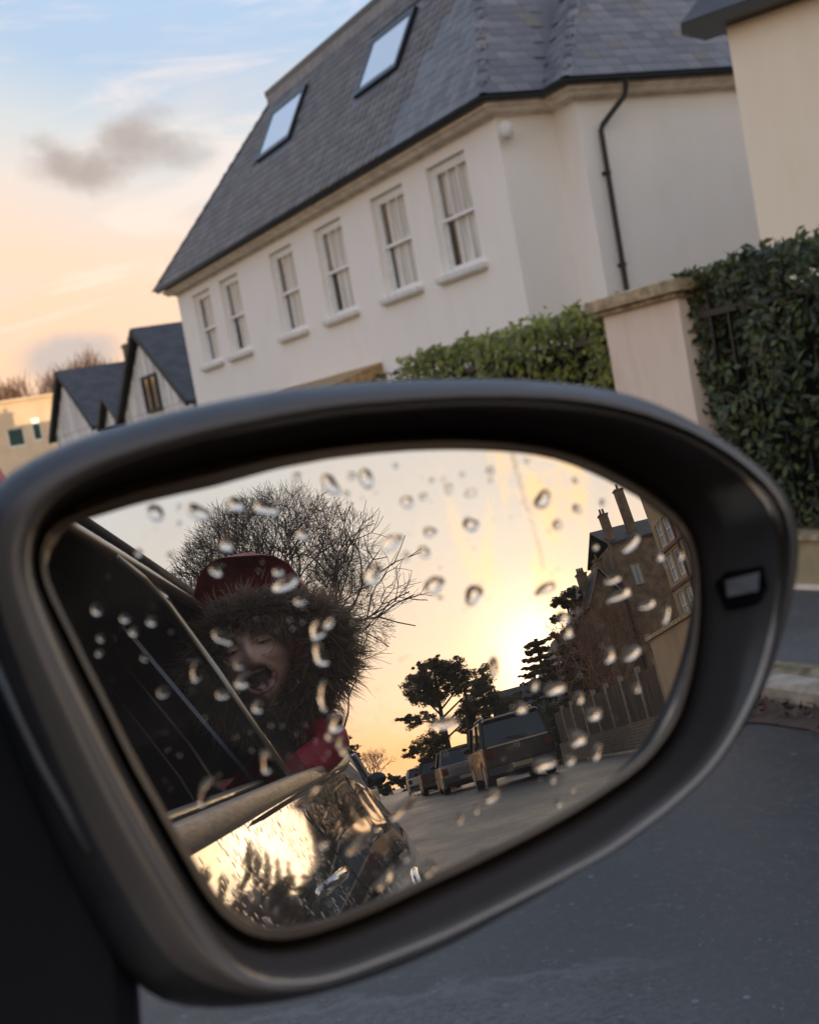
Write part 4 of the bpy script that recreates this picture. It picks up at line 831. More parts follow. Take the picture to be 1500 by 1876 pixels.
# mounting foot from the housing back to the door
ft = [(-.086, .030, .004), (-.078, -.022, .006), (-.0745, -.052, .005), (-.0775, -.075, .003), (-.090, -.100, .0), (-.125, -.125, -.006), (-.24, -.14, -.03), (-.24, .05, -.03), (-.12, .045, -.004)]
n0 = [ML(u*.985-.002, v*.97, w_) for u, v, w_ in ft]; n1 = [ML(u, v, w_-.012) for u, v, w_ in ft]; n2 = [ML(u, v*.98, w_-.06) for u, v, w_ in ft]
f_ = MB().grid([[sum(n0, Vector())/9+(p-sum(n0, Vector())/9)*.9+MN*.004 for p in n0], n0, n1, n2], close_v=True); f_.poly([sum(n0, Vector())/9+(p-sum(n0, Vector())/9)*.9+MN*.004 for p in n0]); f_.build('mirror_foot', 'plastic_matt', car, smooth=False)

# ---- car body, local x = 0 is the flank, +y ahead
def itp(tab, t):
    for (a, b), (c, d) in zip(tab, tab[1:]):
        if (a <= t <= c) or (c <= t <= a): return b+(d-b)*(t-a)/(c-a)
    return tab[0][1] if abs(t-tab[0][0]) < abs(t-tab[-1][0]) else tab[-1][1]
BELT = [(2.2, .74), (1.5, .86), (1.0, .91), (.4, .935), (0, .942), (-.9, 1.0), (-2.0, 1.062), (-2.25, 1.085), (-2.6, 1.05), (-3.1, .97), (-3.5, .90), (-3.75, .86)]
belt = lambda y: itp(BELT, y)
PRO = [(.20, -.08), (.27, .02), (.34, .095), (.42, .140), (.52, .152), (.60, .146), (.70, .120), (.78, .088), (.86, .046), (.93, .010), (1.1, -.03)]
def flank(y, z):
    e = -.55*max(0, -3.35-y)**1.3-.30*max(0, y-1.3)**1.5
    return itp(PRO, z)+.012*math.exp(-((y+2.85)/.55)**2)*math.exp(-((z-.74)/.22)**2)+e
WHEELS = [(-2.38, .31), (.98, .31)]; CW = 1.76
def body_side(mirror):
    mb = MB(); ys = [2.2-.07*i for i in range(86)]
    for i in range(len(ys)-1):
        for j in range(13):
            P = []
            for yy in (ys[i], ys[i+1]):
                zb = belt(yy)
                for q in (j, j+1): z = .21+(zb-.21)*q/13; P.append((yy, z, flank(yy, z)))
            cy, cz = (P[0][0]+P[2][0])/2, (P[0][1]+P[1][1])/2
            if any((cy-wy)**2+(cz-wz)**2 < .365**2 for wy, wz in WHEELS): continue
            f = lambda p: T(-CW-p[2], p[0], p[1]) if mirror else T(p[2], p[0], p[1])
            mb.poly([f(P[0]), f(P[1]), f(P[3]), f(P[2])])
    return mb
def weld(mb):
    idx, v, mp = {}, [], []
    for p in mb.v:
        k = (round(p[0], 5), round(p[1], 5), round(p[2], 5))
        if k not in idx: idx[k] = len(v); v.append(p)
        mp.append(idx[k])
    mb.f = [tuple(dict.fromkeys(mp[i] for i in f)) for f in mb.f]; mb.f = [f for f in mb.f if len(f) > 2]; mb.v = v; return mb
body = weld(body_side(False)).build('body', 'paint_silver', car, smooth=True)
weld(body_side(True)).build('far_side', 'paint_silver', car, smooth=True)
top = MB(); yh = [2.2-.1*i for i in range(13)]; top.grid([[T(-CW*t+(1-2*t)*flank(y, belt(y)), y, belt(y)+.05*math.sin(math.pi*t)) for t in [k/12 for k in range(13)]] for y in yh])
top.grid([[T(-CW*t+(1-2*t)*flank(2.2, .21+(.53)*q/6), 2.2+.05*math.sin(math.pi*t), .21+.53*q/6) for t in [k/12 for k in range(13)]] for q in range(7)]); top.build('bonnet', 'paint_silver', car, smooth=True)
ye = -3.75
tail = MB(); tail.grid([[T(-CW*t+(1-2*t)*flank(ye, .21+(belt(ye)-.21)*q/6), ye-.06*math.sin(math.pi*t), .21+(belt(ye)-.21)*q/6) for t in [k/12 for k in range(13)]] for q in range(7)]); tail.build('tailgate', 'paint_silver', car, smooth=True)
LEAN = .42
def G(y, h, d=0.): return T(-LEAN*h+d+min(0, -.55*max(0, -3.2-y)**1.3), y, belt(y)+h)
def gp_(pts, name, mat, d=0., th=.012, par=car, **k): return MB().prism([G(a, b, d) for a, b in pts], Vector(T(-th, 0, 0))-Vector(T(0, 0, 0))).build(name, mat, par, **k)
rows = [[G(y, itp([(1.0, .02), (.25, .47), (-1.9, .42), (-3.2, .30), (-3.6, .05)], y)+k*.022-(.0 if k < 2 else .012), -.022*(k == 3)) for k in range(4)] for y in [.95-.08*i for i in range(54)]]
rail = MB().grid(rows).build('roof_rail', 'paint_silver', car, smooth=True)
rt = lambda y: itp([(1.0, .02), (.25, .47), (-1.9, .42), (-3.2, .30), (-3.6, .05)], y)
yr = [.95-.08*i for i in range(54)]
MB().tube([G(y, rt(y)-.008, .004) for y in yr], .011, 8).build('window_seal', 'trim_thin', car, smooth=True)
MB().tube([G(y, rt(y)+.068, -.012) for y in yr[6:]], .013, 8).build('roof_gutter', 'rubber', car, smooth=True)
MB().tube([G(y, rt(y)+.092, -.03) for y in yr[8:]], .007, 8).build('roof_trim', 'trim_chrome', car, smooth=True)
mid = lambda y, t: T(-CW/2*(1-math.cos(math.pi*t))/1. if False else -(.23+(CW-.46)*t), y, belt(y)+rt(y)+.055+.06*math.sin(math.pi*t))
MB().grid([[mid(y, k/10) for k in range(11)] for y in yr[8:48]]).build('roof', 'paint_silver', car, smooth=True)
MB().grid([[T(-.21, y, belt(y)+rt(y)+.012)]+[tuple(Vector(mid(y, k/10))-Vector((0, 0, .035))) for k in range(11)] for y in yr[8:48]]).build('headlining', 'headlining', car, smooth=True)
gp_([(-.925, .0), (-.955, .22), (-.945, .40), (-.94, rt(-.95)), (-1.045, rt(-1.05)), (-1.04, .0)], 'door_pillar', 'black_wet', .002)
MB().tube([G(-.925, 0, .006), G(-.955, .22, .006), G(-.94, .36, .006), G(-.88, .405, .006), G(-.78, rt(-.78)-.015, .005)], .0075, 8).build('door_frame_edge', 'trim_thin', car, smooth=True)
gp_([(-.80, rt(-.8)), (-.94, rt(-.94)), (-.94, .35), (-.90, .40)], 'frame_corner', 'black_wet', .001)
gp_([(-2.20, 0), (-2.14, .16), (-2.02, .30), (-1.88, rt(-1.88)), (-3.2, rt(-3.2)+.02), (-3.5, .02), (-3.2, -.01), (-2.6, -.01)], 'rear_quarter', 'paint_silver', .0, .03)
MB().tube([G(-2.19, 0, .006), G(-2.13, .16, .006), G(-2.01, .30, .006), G(-1.87, .41, .006)], .008, 8).build('rear_frame_edge', 'trim_thin', car, smooth=True)
gp_([(-1.05, -.02), (-1.05, .175), (-1.35, .165), (-1.7, .115), (-2.05, .055), (-2.19, .01), (-2.19, -.02)], 'rear_window_glass', 'black_wet', -.014, .004)
gp_([(.95, -.02), (.75, -.02), (.05, .46), (.25, .47)], 'windscreen_pillar', 'black_wet', .0, .04)
MB().poly([G(.93, 0, -.02), G(.24, .46, -.02), T(-CW+.22, .24, belt(.24)+.46), T(-CW+.02, .93, belt(.93))]).build('windscreen', 'car_glass', car)
MB().poly([T(-.2, -3.2, 1.25), T(-.02, -3.62, .90), T(-CW+.02, -3.62, .90), T(-CW+.2, -3.2, 1.25)]).build('rear_screen', 'car_glass', car)
mb = MB().grid([[T(-CW+LEAN*h, y, belt(y)+h) for h in (0, rt(y)*.5, rt(y)+.06)] for y in yr]); mb.build('far_windows', 'car_glass', car, smooth=True)
# belt line trims
yb_ = [.75-.06*i for i in range(50) if .75-.06*i > -2.26]
def sweep(ys, z0, z1, x0, x1): 
    return MB().grid([[T(x0, y, belt(y)+z0), T(x1*.8+x0*.2, y, belt(y)+z0+.002), T(x1, y, belt(y)+z0+(z1-z0)*.3), T(x1, y, belt(y)+z0+(z1-z0)*.7), T(x1*.75+x0*.25, y, belt(y)+z1-.002), T(x0, y, belt(y)+z1)] for y in ys])
sweep([y for y in yb_ if y > -1.11], -.016, .016, .001, .016).build('belt_trim', 'trim_chrome', car, smooth=True)
sweep([-1.113]+[y for y in yb_ if y < -1.12], -.016, .016, .001, .016).build('belt_trim', 'trim_chrome', car, smooth=True)
MB().grid([[T(.0, y, belt(y)+.006), T(-.085, y, belt(y)+.004)] for y in yb_]).build('window_ledge', 'rubber', car, smooth=True)
sweep([y for y in yb_ if y > -.93], .008, .022, -.052, -.040).build('inner_seal', 'trim_thin', car, smooth=True)
MB().tube([T(.003, y, belt(y)-.022) for y in yb_], .004, 6).build('belt_shadow_gap', 'rubber', car)
for yy in (-1.02, .86):
    MB().tube([T(flank(yy-.02*k/10, z)+.0005, yy-.02*math.sin(k/3), z) for k, z in enumerate([.26+(belt(yy)-.29)*q/10 for q in range(11)])], .0016, 5).build('door_gap', 'rubber', car)
MB().tube([T(flank(y, z)+.0005, y, z) for y, z in ((-2.22, 1.03), (-2.20, .9), (-2.08, .76), (-1.98, .6), (-1.92, .40), (-1.92, .27))], .0016, 5).build('door_gap', 'rubber', car)
for yy in (-.80, -1.98):
    z = .845; MB().tube([T(flank(yy+a, z)+o_, yy+a, z+.02*(a+.1)) for a, o_ in ((.10, .002), (.08, .012), (.0, .016), (-.08, .012), (-.10, .002))], [.005, .009, .009, .009, .005], 10).build('door_handle', 'paint_silver', car, smooth=True)
for wy, wz in WHEELS:
    for sd in (0, 1):
        X = lambda x: (-CW-x-.04) if sd else x+.04
        a = MB().tube([T(X(-.04+flank(wy+.37*math.cos(t), max(.22, wz+.37*math.sin(t)))+.002), wy+.37*math.cos(t), max(.21, wz+.37*math.sin(t))) for t in [math.pi*(-.05+1.1*k/24) for k in range(25)]], .013, 8); a.build('arch_lip', 'paint_silver', car, smooth=True)
        w_ = MB(); w_.tube([T(X(.0), wy, wz), T(X(-.02), wy, wz), T(X(-.21), wy, wz), T(X(-.23), wy, wz)], [.285, .31, .31, .285], 28); wh = w_.build('wheel', 'rubber', car, smooth=False)
        r_ = MB(); r_.cyl(T(X(.002), wy, wz), (1, .035, 0), .05, .02, 16)
        for k in range(7):
            t = 2*math.pi*k/7; r_.bar(T(X(.003), wy+.03*math.cos(t), wz+.03*math.sin(t)), T(X(.003), wy+.2*math.cos(t), wz+.2*math.sin(t)), .035, .02)
        r_.tube([T(X(.0), wy+.205*math.cos(t), wz+.205*math.sin(t)) for t in [2*math.pi*k/24 for k in range(25)]], .013, 6); r_.build('rim', 'alloy', wh)
        MB().tube([T(X(-.23), wy, wz), T(X(-.24), wy, wz)], .37, 20).build('wheel_well', 'cabin', car)
for x in (-.10, -CW+.10):
    MB().ell(T(x-.05*(1 if x > -.5 else -1), 2.13, .64), (.16, .10, .07)).build('headlight', 'lamp_clear', car, smooth=True)
    MB().ell(T(x, -3.66, .82), (.10, .10, .10)).build('tail_light', 'lamp_red', car, smooth=True)
# cabin
c_ = MB(); c_.grid([[T(-.085, .9, .30), T(-.085, -3.0, .30)], [T(-.085, .9, .955), T(-.085, -.9, .99), ][:2]])
c_.poly([T(-.085, .9, .30), T(-1.66, .9, .30), T(-1.66, -3.1, .30), T(-.085, -3.1, .30)]); c_.poly([T(-.085, .9, .30), T(-.085, .9, .92), T(-1.66, .9, .92), T(-1.66, .9, .30)]); c_.poly([T(-1.66, .9, .30), T(-1.66, .9, .92), T(-1.50, .2, 1.38), T(-1.50, -3.1, 1.38), T(-1.66, -3.1, .30)])
c_.poly([T(-.085, -3.1, .30), T(-1.66, -3.1, .30), T(-1.50, -3.1, 1.42), T(-.25, -3.1, 1.38)]); c_.poly([T(-.25, .2, 1.405), T(-1.50, .2, 1.405), T(-1.50, -3.1, 1.38), T(-.25, -3.1, 1.38)]); c_.poly([T(-.085, -1.03, .30), T(-.085, -3.1, .30), T(-.085, -3.1, .95), T(-.085, -1.03, .99)])
c_.build('cabin_lining', 'cabin', car)
def seat(x, y, parent=car):
    s = MB(); s.grid([[T(x+.24*math.cos(t)*sx, y+oy+.09*math.sin(t)*sx, z) for t in [2*math.pi*k/14 for k in range(14)]] for z, sx, oy in ((.45, .6, .1), (.5, 1, .08), (.8, 1.02, .0), (1.0, .92, -.05), (1.06, .6, -.06))], close_v=True); s.poly([T(x+.24*math.cos(t)*.6, y-.06+.09*math.sin(t)*.6, 1.06) for t in [2*math.pi*k/14 for k in range(14)]])
    s.box(*sorted((T(x-.24, y, 0)[0], T(x+.24, y, 0)[0])), y+.0, y+.52, .33, .52); so2 = s.build('seat', 'seat_cloth', parent, smooth=True)
    h = MB(); h.ell(T(x, y-.07, 1.20), (.13, .055, .09)); h.tube([T(x-.05, y-.06, 1.0), T(x-.05, y-.07, 1.16)], .008); h.tube([T(x+.05, y-.06, 1.0), T(x+.05, y-.07, 1.16)], .008); h.build('headrest', 'seat_cloth', so2, smooth=True)
seat(-.50, -.78); seat(-1.22, -.78); seat(-1.22, -1.95)
def strap(pts, wd, name, mat, up=(0, 1, 0)):
    m = MB(); rows = []
    for p in pts: rows.append([Vector(p)+Vector(up)*wd/2, Vector(p)-Vector(up)*wd/2])
    m.grid(rows); return m.build(name, mat, car, smooth=True)
strap([(-.365, -1.09, 1.52), (-.30, -1.135, 1.38), (-.235, -1.20, 1.24), (-.18, -1.27, 1.12), (-.125, -1.34, 1.0), (-.10, -1.38, .9)], .075, 'seat_belt', 'belt_web')
strap([(-.42, -1.25, 1.52), (-.36, -1.28, 1.35), (-.27, -1.36, 1.15), (-.20, -1.42, .95)], .04, 'pillar_trim', 'plastic_matt'); strap([(-.50, -1.35, 1.5), (-.43, -1.40, 1.32), (-.34, -1.5, 1.10), (-.28, -1.56, .9)], .03, 'pillar_trim', 'plastic_matt')

# ------------------------------------------------------------------ rain on the mirror
CAM_L = 0
names = {0: None}
def drop_mesh(seed, ring=20, lay=7, hgt=.58):
    rr = random.Random(seed); ph = [rr.uniform(0, 6.28) for _ in range(4)]; am = [rr.uniform(.02, .17), rr.uniform(.02, .11), rr.uniform(.0, .06), 0]; V = []; F = []
    for i in range(lay+1):
        t = (math.pi/2)*i/lay; r = math.cos(t)**.8 if i < lay else 0; h = hgt*math.sin(t)
        if i == lay: V.append((0, 0, h)); break
        for k in range(ring):
            a = 2*math.pi*k/ring; q = 1+sum(am[m]*math.cos((m+2)*a+ph[m]) for m in range(3)); V.append((r*q*math.cos(a), r*q*math.sin(a), h))
    for i in range(lay-1):
        for k in range(ring): F.append((i*ring+k, i*ring+(k+1) % ring, (i+1)*ring+(k+1) % ring, (i+1)*ring+k))
    for k in range(ring): F.append(((lay-1)*ring+k, (lay-1)*ring+(k+1) % ring, lay*ring))
    me = bpy.data.meshes.new('raindrop'); me.from_pydata(V, [], F); me.polygons.foreach_set('use_smooth', [True]*len(F)); me.materials.append(M['water']); return me
DM = [drop_mesh(i) for i in range(12)]
def zone(u, v):
    if u < -.070 and v < .030: return 'over the dark front window reflection'
    if v > .040 and u < -.035: return 'over pale sky left of the bare tree'
    if v > .030 and u < .005: return 'over pale sky above the bare tree'
    if v > .020 and u < .035: return 'over open sky at the top of the glass'
    if u > .060 and v > -.005: return 'over the tan house at the right end'
    if u > .035 and v > .015: return 'over the golden sky by the chimneys'
    if u > .052: return 'over the garden fence at lower right'
    if u > .030 and v > -.012: return 'over the dark trees beside the sun'
    if u > .012 and v > -.022: return 'over the pine tree and parked cars'
    if u > .005: return 'over the grey road near the lower rim'
    if v > -.015 and u > -.030: return 'over the sky left of the pine'
    if v > -.012: return 'over the child in the fur hood'
    if v > -.030: return 'over the dark window below the child'
    return 'over the silver car door'
ds = [tuple(int(a) for a in l.split()) for l in DROPS.strip().split('\n')]
zc = {}
for i, (u, v, a, b, an) in enumerate(ds):
    u, v, a, b = u/1e4, v/1e4, a/1e4*1.08, b/1e4*1.08
    o = bpy.data.objects.new('raindrop', DM[i % 12]); COL.objects.link(o)
    w_ = sag(u, v); P = ML(u, v, w_); nz = (P-SC).normalized(); xa = MR*math.cos(R_(an))+MU*math.sin(R_(an)); xa = (xa-nz*xa.dot(nz)).normalized(); ya = nz.cross(xa)
    h = min(a, b)*random.uniform(.45, 1.2)
    P = P+nz*.00003
    o.matrix_world = Matrix(((xa.x*a, ya.x*b, nz.x*h, P.x), (xa.y*a, ya.y*b, nz.y*h, P.y), (xa.z*a, ya.z*b, nz.z*h, P.z), (0, 0, 0, 1)))
    z = zone(u, v); big = max(a, b)*2; long_ = max(a, b)/min(a, b) > 1.5
    size = 'tiny' if big < .0022 else 'small' if big < .0033 else 'large' if big > .0050 else 'mid-sized'
    shape = ('slanted streak of' if abs(an) > 25 else 'upright oval' if b > a else 'long flat') if long_ else 'round'
    zc.setdefault((size, shape, z), []).append((o, u, v))
ORD = ('second', 'third', 'fourth', 'fifth', 'sixth', 'seventh', 'eighth', 'ninth', 'tenth')
for (size, shape, z), L_ in zc.items():
    L_.sort(key=lambda q: q[1])
    for k, (o, u, v) in enumerate(L_):
        lab = f'{size} {shape} raindrop {z}'.replace('of raindrop', 'of rain')
        if len(L_) > 1: lab += ', leftmost' if k == 0 else ', rightmost' if k == len(L_)-1 else ', '+ORD[min(k-1, 8)]+' from left'
        tag(o, lab, 'raindrop', 'raindrops on the mirror glass')
# thin run of beads
me_ = MB(); pts = [(.0533, .0573), (.0532, .0513), (.0538, .0433), (.0544, .0322), (.0545, .0220)]
for i in range(4):
    for k in range(26):
        t = k/26; u = pts[i][0]+(pts[i+1][0]-pts[i][0])*t+random.gauss(0, .0003); v = pts[i][1]+(pts[i+1][1]-pts[i][1])*t; P = ML(u, v, sag(u, v)+.00002); r = random.uniform(.00012, .0003)
        n0 = len(me_.v); rings = [(1, 0), (.72, .28), (.35, .42)]
        for q, hh in rings: me_.v += [tuple(P+MR*r*q*math.cos(a)+MU*r*q*math.sin(a)+MN*r*hh) for a in [2*math.pi*j/8 for j in range(8)]]
        for ri in range(2):
            for j in range(8): me_.f.append((n0+ri*8+j, n0+ri*8+(j+1) % 8, n0+ri*8+8+(j+1) % 8, n0+ri*8+8+j))
        me_.f.append(tuple(n0+16+j for j in range(8)))
tag(me_.build('water_trail', 'water', smooth=True), 'thin vertical trail of tiny water beads running down the mirror sky', 'water trail')
me_ = MB(); nsp = 0
while nsp < 260:
    a = random.uniform(0, 6.283); k = int(a/6.283*NA) % NA; f = random.random()**.5*.96; u, v = loops[0][k][0]*f, loops[0][k][1]*f; P = ML(u, v, sag(u, v)+.00002); r = random.uniform(.00010, .00038); n0 = len(me_.v); nsp += 1
    for q, hh in ((1, 0), (.74, .25), (.38, .40)): me_.v += [tuple(P+MR*r*q*math.cos(b)+MU*r*q*math.sin(b)*1.15+MN*r*hh) for b in [2*math.pi*j/9 for j in range(9)]]
    for ri in range(2):
        for j in range(9): me_.f.append((n0+ri*9+j, n0+ri*9+(j+1) % 9, n0+ri*9+9+(j+1) % 9, n0+ri*9+9+j))
    me_.f.append(tuple(n0+18+j for j in range(9)))
tag(me_.build('water_specks', 'water', smooth=True), kind='stuff')
# ------------------------------------------------------------------ the street behind us (seen in the mirror)
def bare_tree(label, loc, H, seedv, cen, rad, levels=8, trunk_r=.35, mat='twig', group=None, cat='tree', limbs=5, dense=.45, elmin=.6):
    rr = random.Random(seedv); t = thing('bare_tree', label, cat, loc, group); L0 = Vector(loc)
    tm, bm_ = MB(), MB(); segs = []
    cen = Vector(cen)
    def inside(p): q = p-cen; return (q.x/rad[0])**2+(q.y/rad[1])**2+(q.z/rad[2])**2
    def grow(p, d, ln, r, lv):
        if lv <= 0: return
        pts = [p]; q = p; k = 3 if lv > 3 else 2
        for i in range(k):
            dd = Vector((rr.gauss(0, 1), rr.gauss(0, 1), rr.gauss(0, 1)))*.20; d = (d+dd+Vector((0, 0, .05))).normalized()
            q = q+d*ln/k; pts.append(q)
        segs.append((pts, r, r*.68, lv))
        if inside(q) > 1.0 and lv < levels-2: lv = min(lv, 2)
        nb = 3 if (rr.random() < dense and lv > 1) or lv in (levels, levels-1) else 2
        ax0 = rr.uniform(0, 6.28); s = d.orthogonal().normalized(); s2 = d.cross(s)
        for b in range(nb):
            a = ax0+2*math.pi*b/nb+rr.uniform(-.4, .4); sp = rr.uniform(.32, .62); nd = (d*math.cos(sp)+(s*math.cos(a)+s2*math.sin(a))*math.sin(sp)).normalized()
            grow(q, nd, ln*rr.uniform(.70, .86), r*.66, lv-1)
    th = H*.22; tp = [L0, L0+Vector((.1, 0, th*.5)), L0+Vector((0, 0, th))]
    for i in range(limbs):
        a = 2*math.pi*i/limbs+rr.uniform(-.3, .3); el = rr.uniform(elmin, 1.3); grow(tp[2], Vector((math.cos(a)*math.cos(el), math.sin(a)*math.cos(el), math.sin(el))), H*.185, trunk_r*.55, levels-1)
    tm.tube([tuple(p) for p in tp], [trunk_r*1.25, trunk_r, trunk_r*.8], 10)
    for pts, r0, r1, lv in segs:
        n = len(pts); (bm_).tube([tuple(p) for p in pts], [max(.011, r0+(r1-r0)*i/(n-1)) for i in range(n)], 5 if lv > 4 else 3, cap=False)
    tm.build('trunk', 'bark', t, smooth=True); bm_.build('branches', mat, t); return t
bare_tree('great bare winter tree with a wide rounded crown of fine twigs behind the hooded child', (-4.9, -62, .25), 26, 5, (-4.1, -62, 13.8), (8.3, 7, 9.8), 10, .42, limbs=7, dense=.80, elmin=.75)
bare_tree('smaller bare tree whose twigs spread on the street side of the great bare tree', (-3.0, -60, .25), 20, 11, (-.6, -60, 12.0), (2.6, 3.0, 7.4), 10, .15, dense=.7, elmin=1.05)
def clump_tree(name, label, cat, loc, trunk, clumps, mat, size=.16, dens=260, flat=.45, depth=1.0, group=None, twigs=True):
    t = thing(name, label, cat, loc, group)
    m = MB()
    for pts, r0, r1 in trunk:
        n = len(pts); m.tube(pts, [r0+(r1-r0)*i/(n-1) for i in range(n)], 7)
    m.build('trunk', 'bark', t, smooth=True); C_s, N_s = [], []
    for cx, cy, cz, r in clumps:
        k = int(dens*r*r*7); sub = max(6, int(r*22)); 
        for _ in range(sub):
            a = unit(RNG.normal(size=(1, 3)))[0]*np.array([1, 1, flat])*r*RNG.uniform(.2, 1.25); kk = k//sub
            sr = r*RNG.uniform(.22, .60); P = unit(RNG.normal(size=(kk, 3)))*(RNG.random((kk, 1))**.45)*np.array([sr, sr, sr*.55])
            C_s.append(np.array([cx, cy, cz])+a+P); N_s.append(P+np.array([0, 0, .3*sr])+RNG.normal(0, .3*sr, (kk, 3)))
    c = np.concatenate(C_s); nn_ = np.concatenate(N_s); V, F = leaves(c, nn_, RNG.uniform(size*.7, size*1.4, len(c)), size*.42, .3)
    np_mesh('crown', V, F, mat, t, kind='stuff'); return t
PY = -45
pc = [(2.9, 6.5), (3.7, 6.7), (4.5, 6.2), (5.1, 5.6), (2.6, 5.8), (3.5, 5.7), (4.2, 5.2), (5.0, 4.9), (2.5, 5.0), (3.6, 4.8), (5.8, 5.2), (6.1, 4.7), (5.2, 4.1), (5.9, 4.0), (6.5, 4.0), (5.3, 3.4), (1.9, 4.15), (2.3, 3.95), (1.4, 2.5), (1.9, 2.6), (2.5, 2.7), (3.2, 2.85), (4.7, 3.0), (6.9, 3.7), (6.4, 2.9), (2.4, 1.8), (3.1, 1.9)]
clump_tree('pine_tree', 'dark spreading scots pine with layered clumps against the sunset', 'tree', (3.4, PY, .3), [([(3.4, PY, .2), (3.5, PY, 2.2), (3.55, PY, 4.0), (3.75, PY, 6.2)], .20, .07), ([(4.4, PY+.4, .2), (4.5, PY+.4, 2), (5.1, PY, 4.8)], .13, .05)]+[([(3.5, PY, z*.8), ((3.5+x)/2, PY, z-.2), (x, PY, z)], .06, .025) for x, z in pc[8:22]],
           [(x, PY+random.uniform(-.9, .9), z, random.uniform(.40, .85)) for x, z in pc+[(x+random.uniform(-.6, .6), z+random.uniform(-.45, .45)) for x, z in pc if x > 2.2]], 'pine_leaf', .15, 330, .60)
cc = [(13.1, 9.2), (13.7, 9.3), (12.5, 8.8), (13.2, 8.6), (14.2, 8.8), (12.1, 8.0), (12.7, 7.9), (11.9, 7.0), (12.6, 6.9), (13.3, 7.2), (12.0, 6.0), (12.9, 5.6)]
clump_tree('conifer_tree', 'ragged conifer standing right beside the low sun, above the dark roofs', 'tree', (12.8, -50, .3), [([(12.8, -50, .2), (12.9, -50, 5), (13.2, -50, 9.4)], .22, .05)], [(x, -50+random.uniform(-.8, .8), z, random.uniform(.4, .7)) for x, z in cc], 'conifer_leaf', .18, 420)
m = []
for i in range(11):
    z = 2.8+i*.42; L = 2.5*(1-i/12.)
    for s_ in (-1, 1): 
        for k in range(1, 5): m.append((10.5+s_*L*k/4, -50+random.uniform(-.5, .5), z+.05*k*k/2-.12*k, (.24+.08*(4-k))))
clump_tree('cedar_tree', 'spiky golden edged cedar between the pine and the ragged conifer', 'tree', (10.5, -50, .3), [([(10.5, -50, .2), (10.5, -50, 4), (10.5, -50, 6.7)], .16, .03)], m, 'conifer_leaf', .14, 560, .3)
ev = [(-4.6, 8.2, 1.1), (-4.1, 6.8, 1.2), (-3.3, 6.2, .9), (-2.9, 4.9, .9), (-2.6, 3.6, .8), (-4.4, 4.8, 1.3), (-3.6, 3.0, 1.1), (-5.6, 7.2, 1.2), (-6.2, 5.0, 1.4), (-5.0, 2.6, 1.3)]
clump_tree('evergreen_tree', 'dense dark evergreen beside the road behind the row of parked cars on our side', 'tree', (-4.6, -80, .3), [([(-4.6, -80, .2), (-4.6, -80, 6)], .3, .1)], [(x, -80+random.uniform(-1, 1), z, r) for x, z, r in ev], 'ivy_leaf', .32, 170, .9)
ev = [(x, 1.6+.5*math.sin(x*2.1)+.25*math.sin(x*5), random.uniform(.7, 1.0)) for x in [-6+.7*i for i in range(20)]]
clump_tree('treeline', 'low dark treeline closing the far end of the street', 'treeline', (0, -112, .3), [([(0, -112, .2), (0, -112, 1.4)], .2, .1)], [(x, -112+random.uniform(-1, 1), z, r) for x, z, r in ev], 'ivy_leaf', .35, 130, .9)
bare_tree('brown ivy covered bare tree in front of the dark roofs, nearest the tan house', (10.6, -36, .3), 7.2, 21, (10.6, -36, 4.6), (1.6, 1.4, 2.7), 7, .12, 'twig_brown'); bare_tree('thin bare tree between the fence and the dark gabled house', (8.9, -35, .3), 6.4, 23, (9.0, -35, 4.0), (1.3, 1.2, 2.5), 7, .10, 'twig_brown')
bare_tree('slender bare treetop showing against the sun glow beside the twin chimneys', (14.0, -47, .3), 11.4, 29, (14.2, -47, 9.8), (1.0, 1.0, 2.0), 7, .14, 'twig_brown')
bare_tree('faint bare tree low on the horizon by the far end of the road', (-1.6, -96, .3), 6.5, 31, (-1.4, -96, 5), (2.5, 2, 3), 7, .15, 'twig_brown')

# ---- buildings on the far side of the fence
h1 = thing('house', 'tall tan rendered house with pale windows at the right end of the mirror', 'house', (15, -36, 0))
X1 = 15.0; m = MB(); hs = []; rows_ = ((1.0, 2.6), (4.6, 5.8), (6.35, 7.55), (7.95, 9.05)); cols_ = (-36.0, -34.9, -33.3, -32.3, -30.8, -28.5, -26.0, -23.5, -21.0)
for yc in cols_:
    for z0, z1 in rows_: hs.append((-19-(yc+.42), -19-(yc-.42), z0, z1))
wall_holes(m, (X1, -19), (0, -1), 17.9, 1*.2, 11.6, hs, .18, (-1, 0)); m.quad((X1, -36.9, .2), (26, -36.9, .2), (26, -36.9, 11.6), (X1, -36.9, 11.6)); m.quad((X1, -19, .2), (X1, -19, 11.6), (26, -19, 11.6), (26, -19, .2)); m.quad((X1, -19, 11.6), (X1, -36.9, 11.6), (26, -36.9, 11.6), (26, -19, 11.6)); m.build('wall', 'tan_render', h1)
for yc in cols_:
    for z0, z1 in rows_:
        w_ = MB()
        for a, b, c, d in ((yc-.42, yc-.35, z0, z1), (yc+.35, yc+.42, z0, z1), (yc-.35, yc+.35, z0, z0+.07), (yc-.35, yc+.35, z1-.07, z1), (yc-.35, yc+.35, (z0+z1)/2-.03, (z0+z1)/2+.03)): w_.box(X1+.08, X1+.14, a, b, c, d)
        w_ = w_.build('window', 'white_paint', h1); MB().quad((X1+.12, yc+.36, z0+.05), (X1+.12, yc-.36, z0+.05), (X1+.12, yc-.36, z1-.05), (X1+.12, yc+.36, z1-.05)).build('pane', 'win_pale', w_)
MB().box(X1-.10, X1-.004, -36.9, -19, 6.0, 6.14).build('string_course', 'oxide', h1); MB().box(X1-.10, X1-.004, -36.9, -19, 7.68, 7.80).build('string_course', 'oxide', h1); MB().box(X1-.30, X1+.1, -37.0, -19, 11.6, 11.8).build('cornice', 'tan_render', h1)
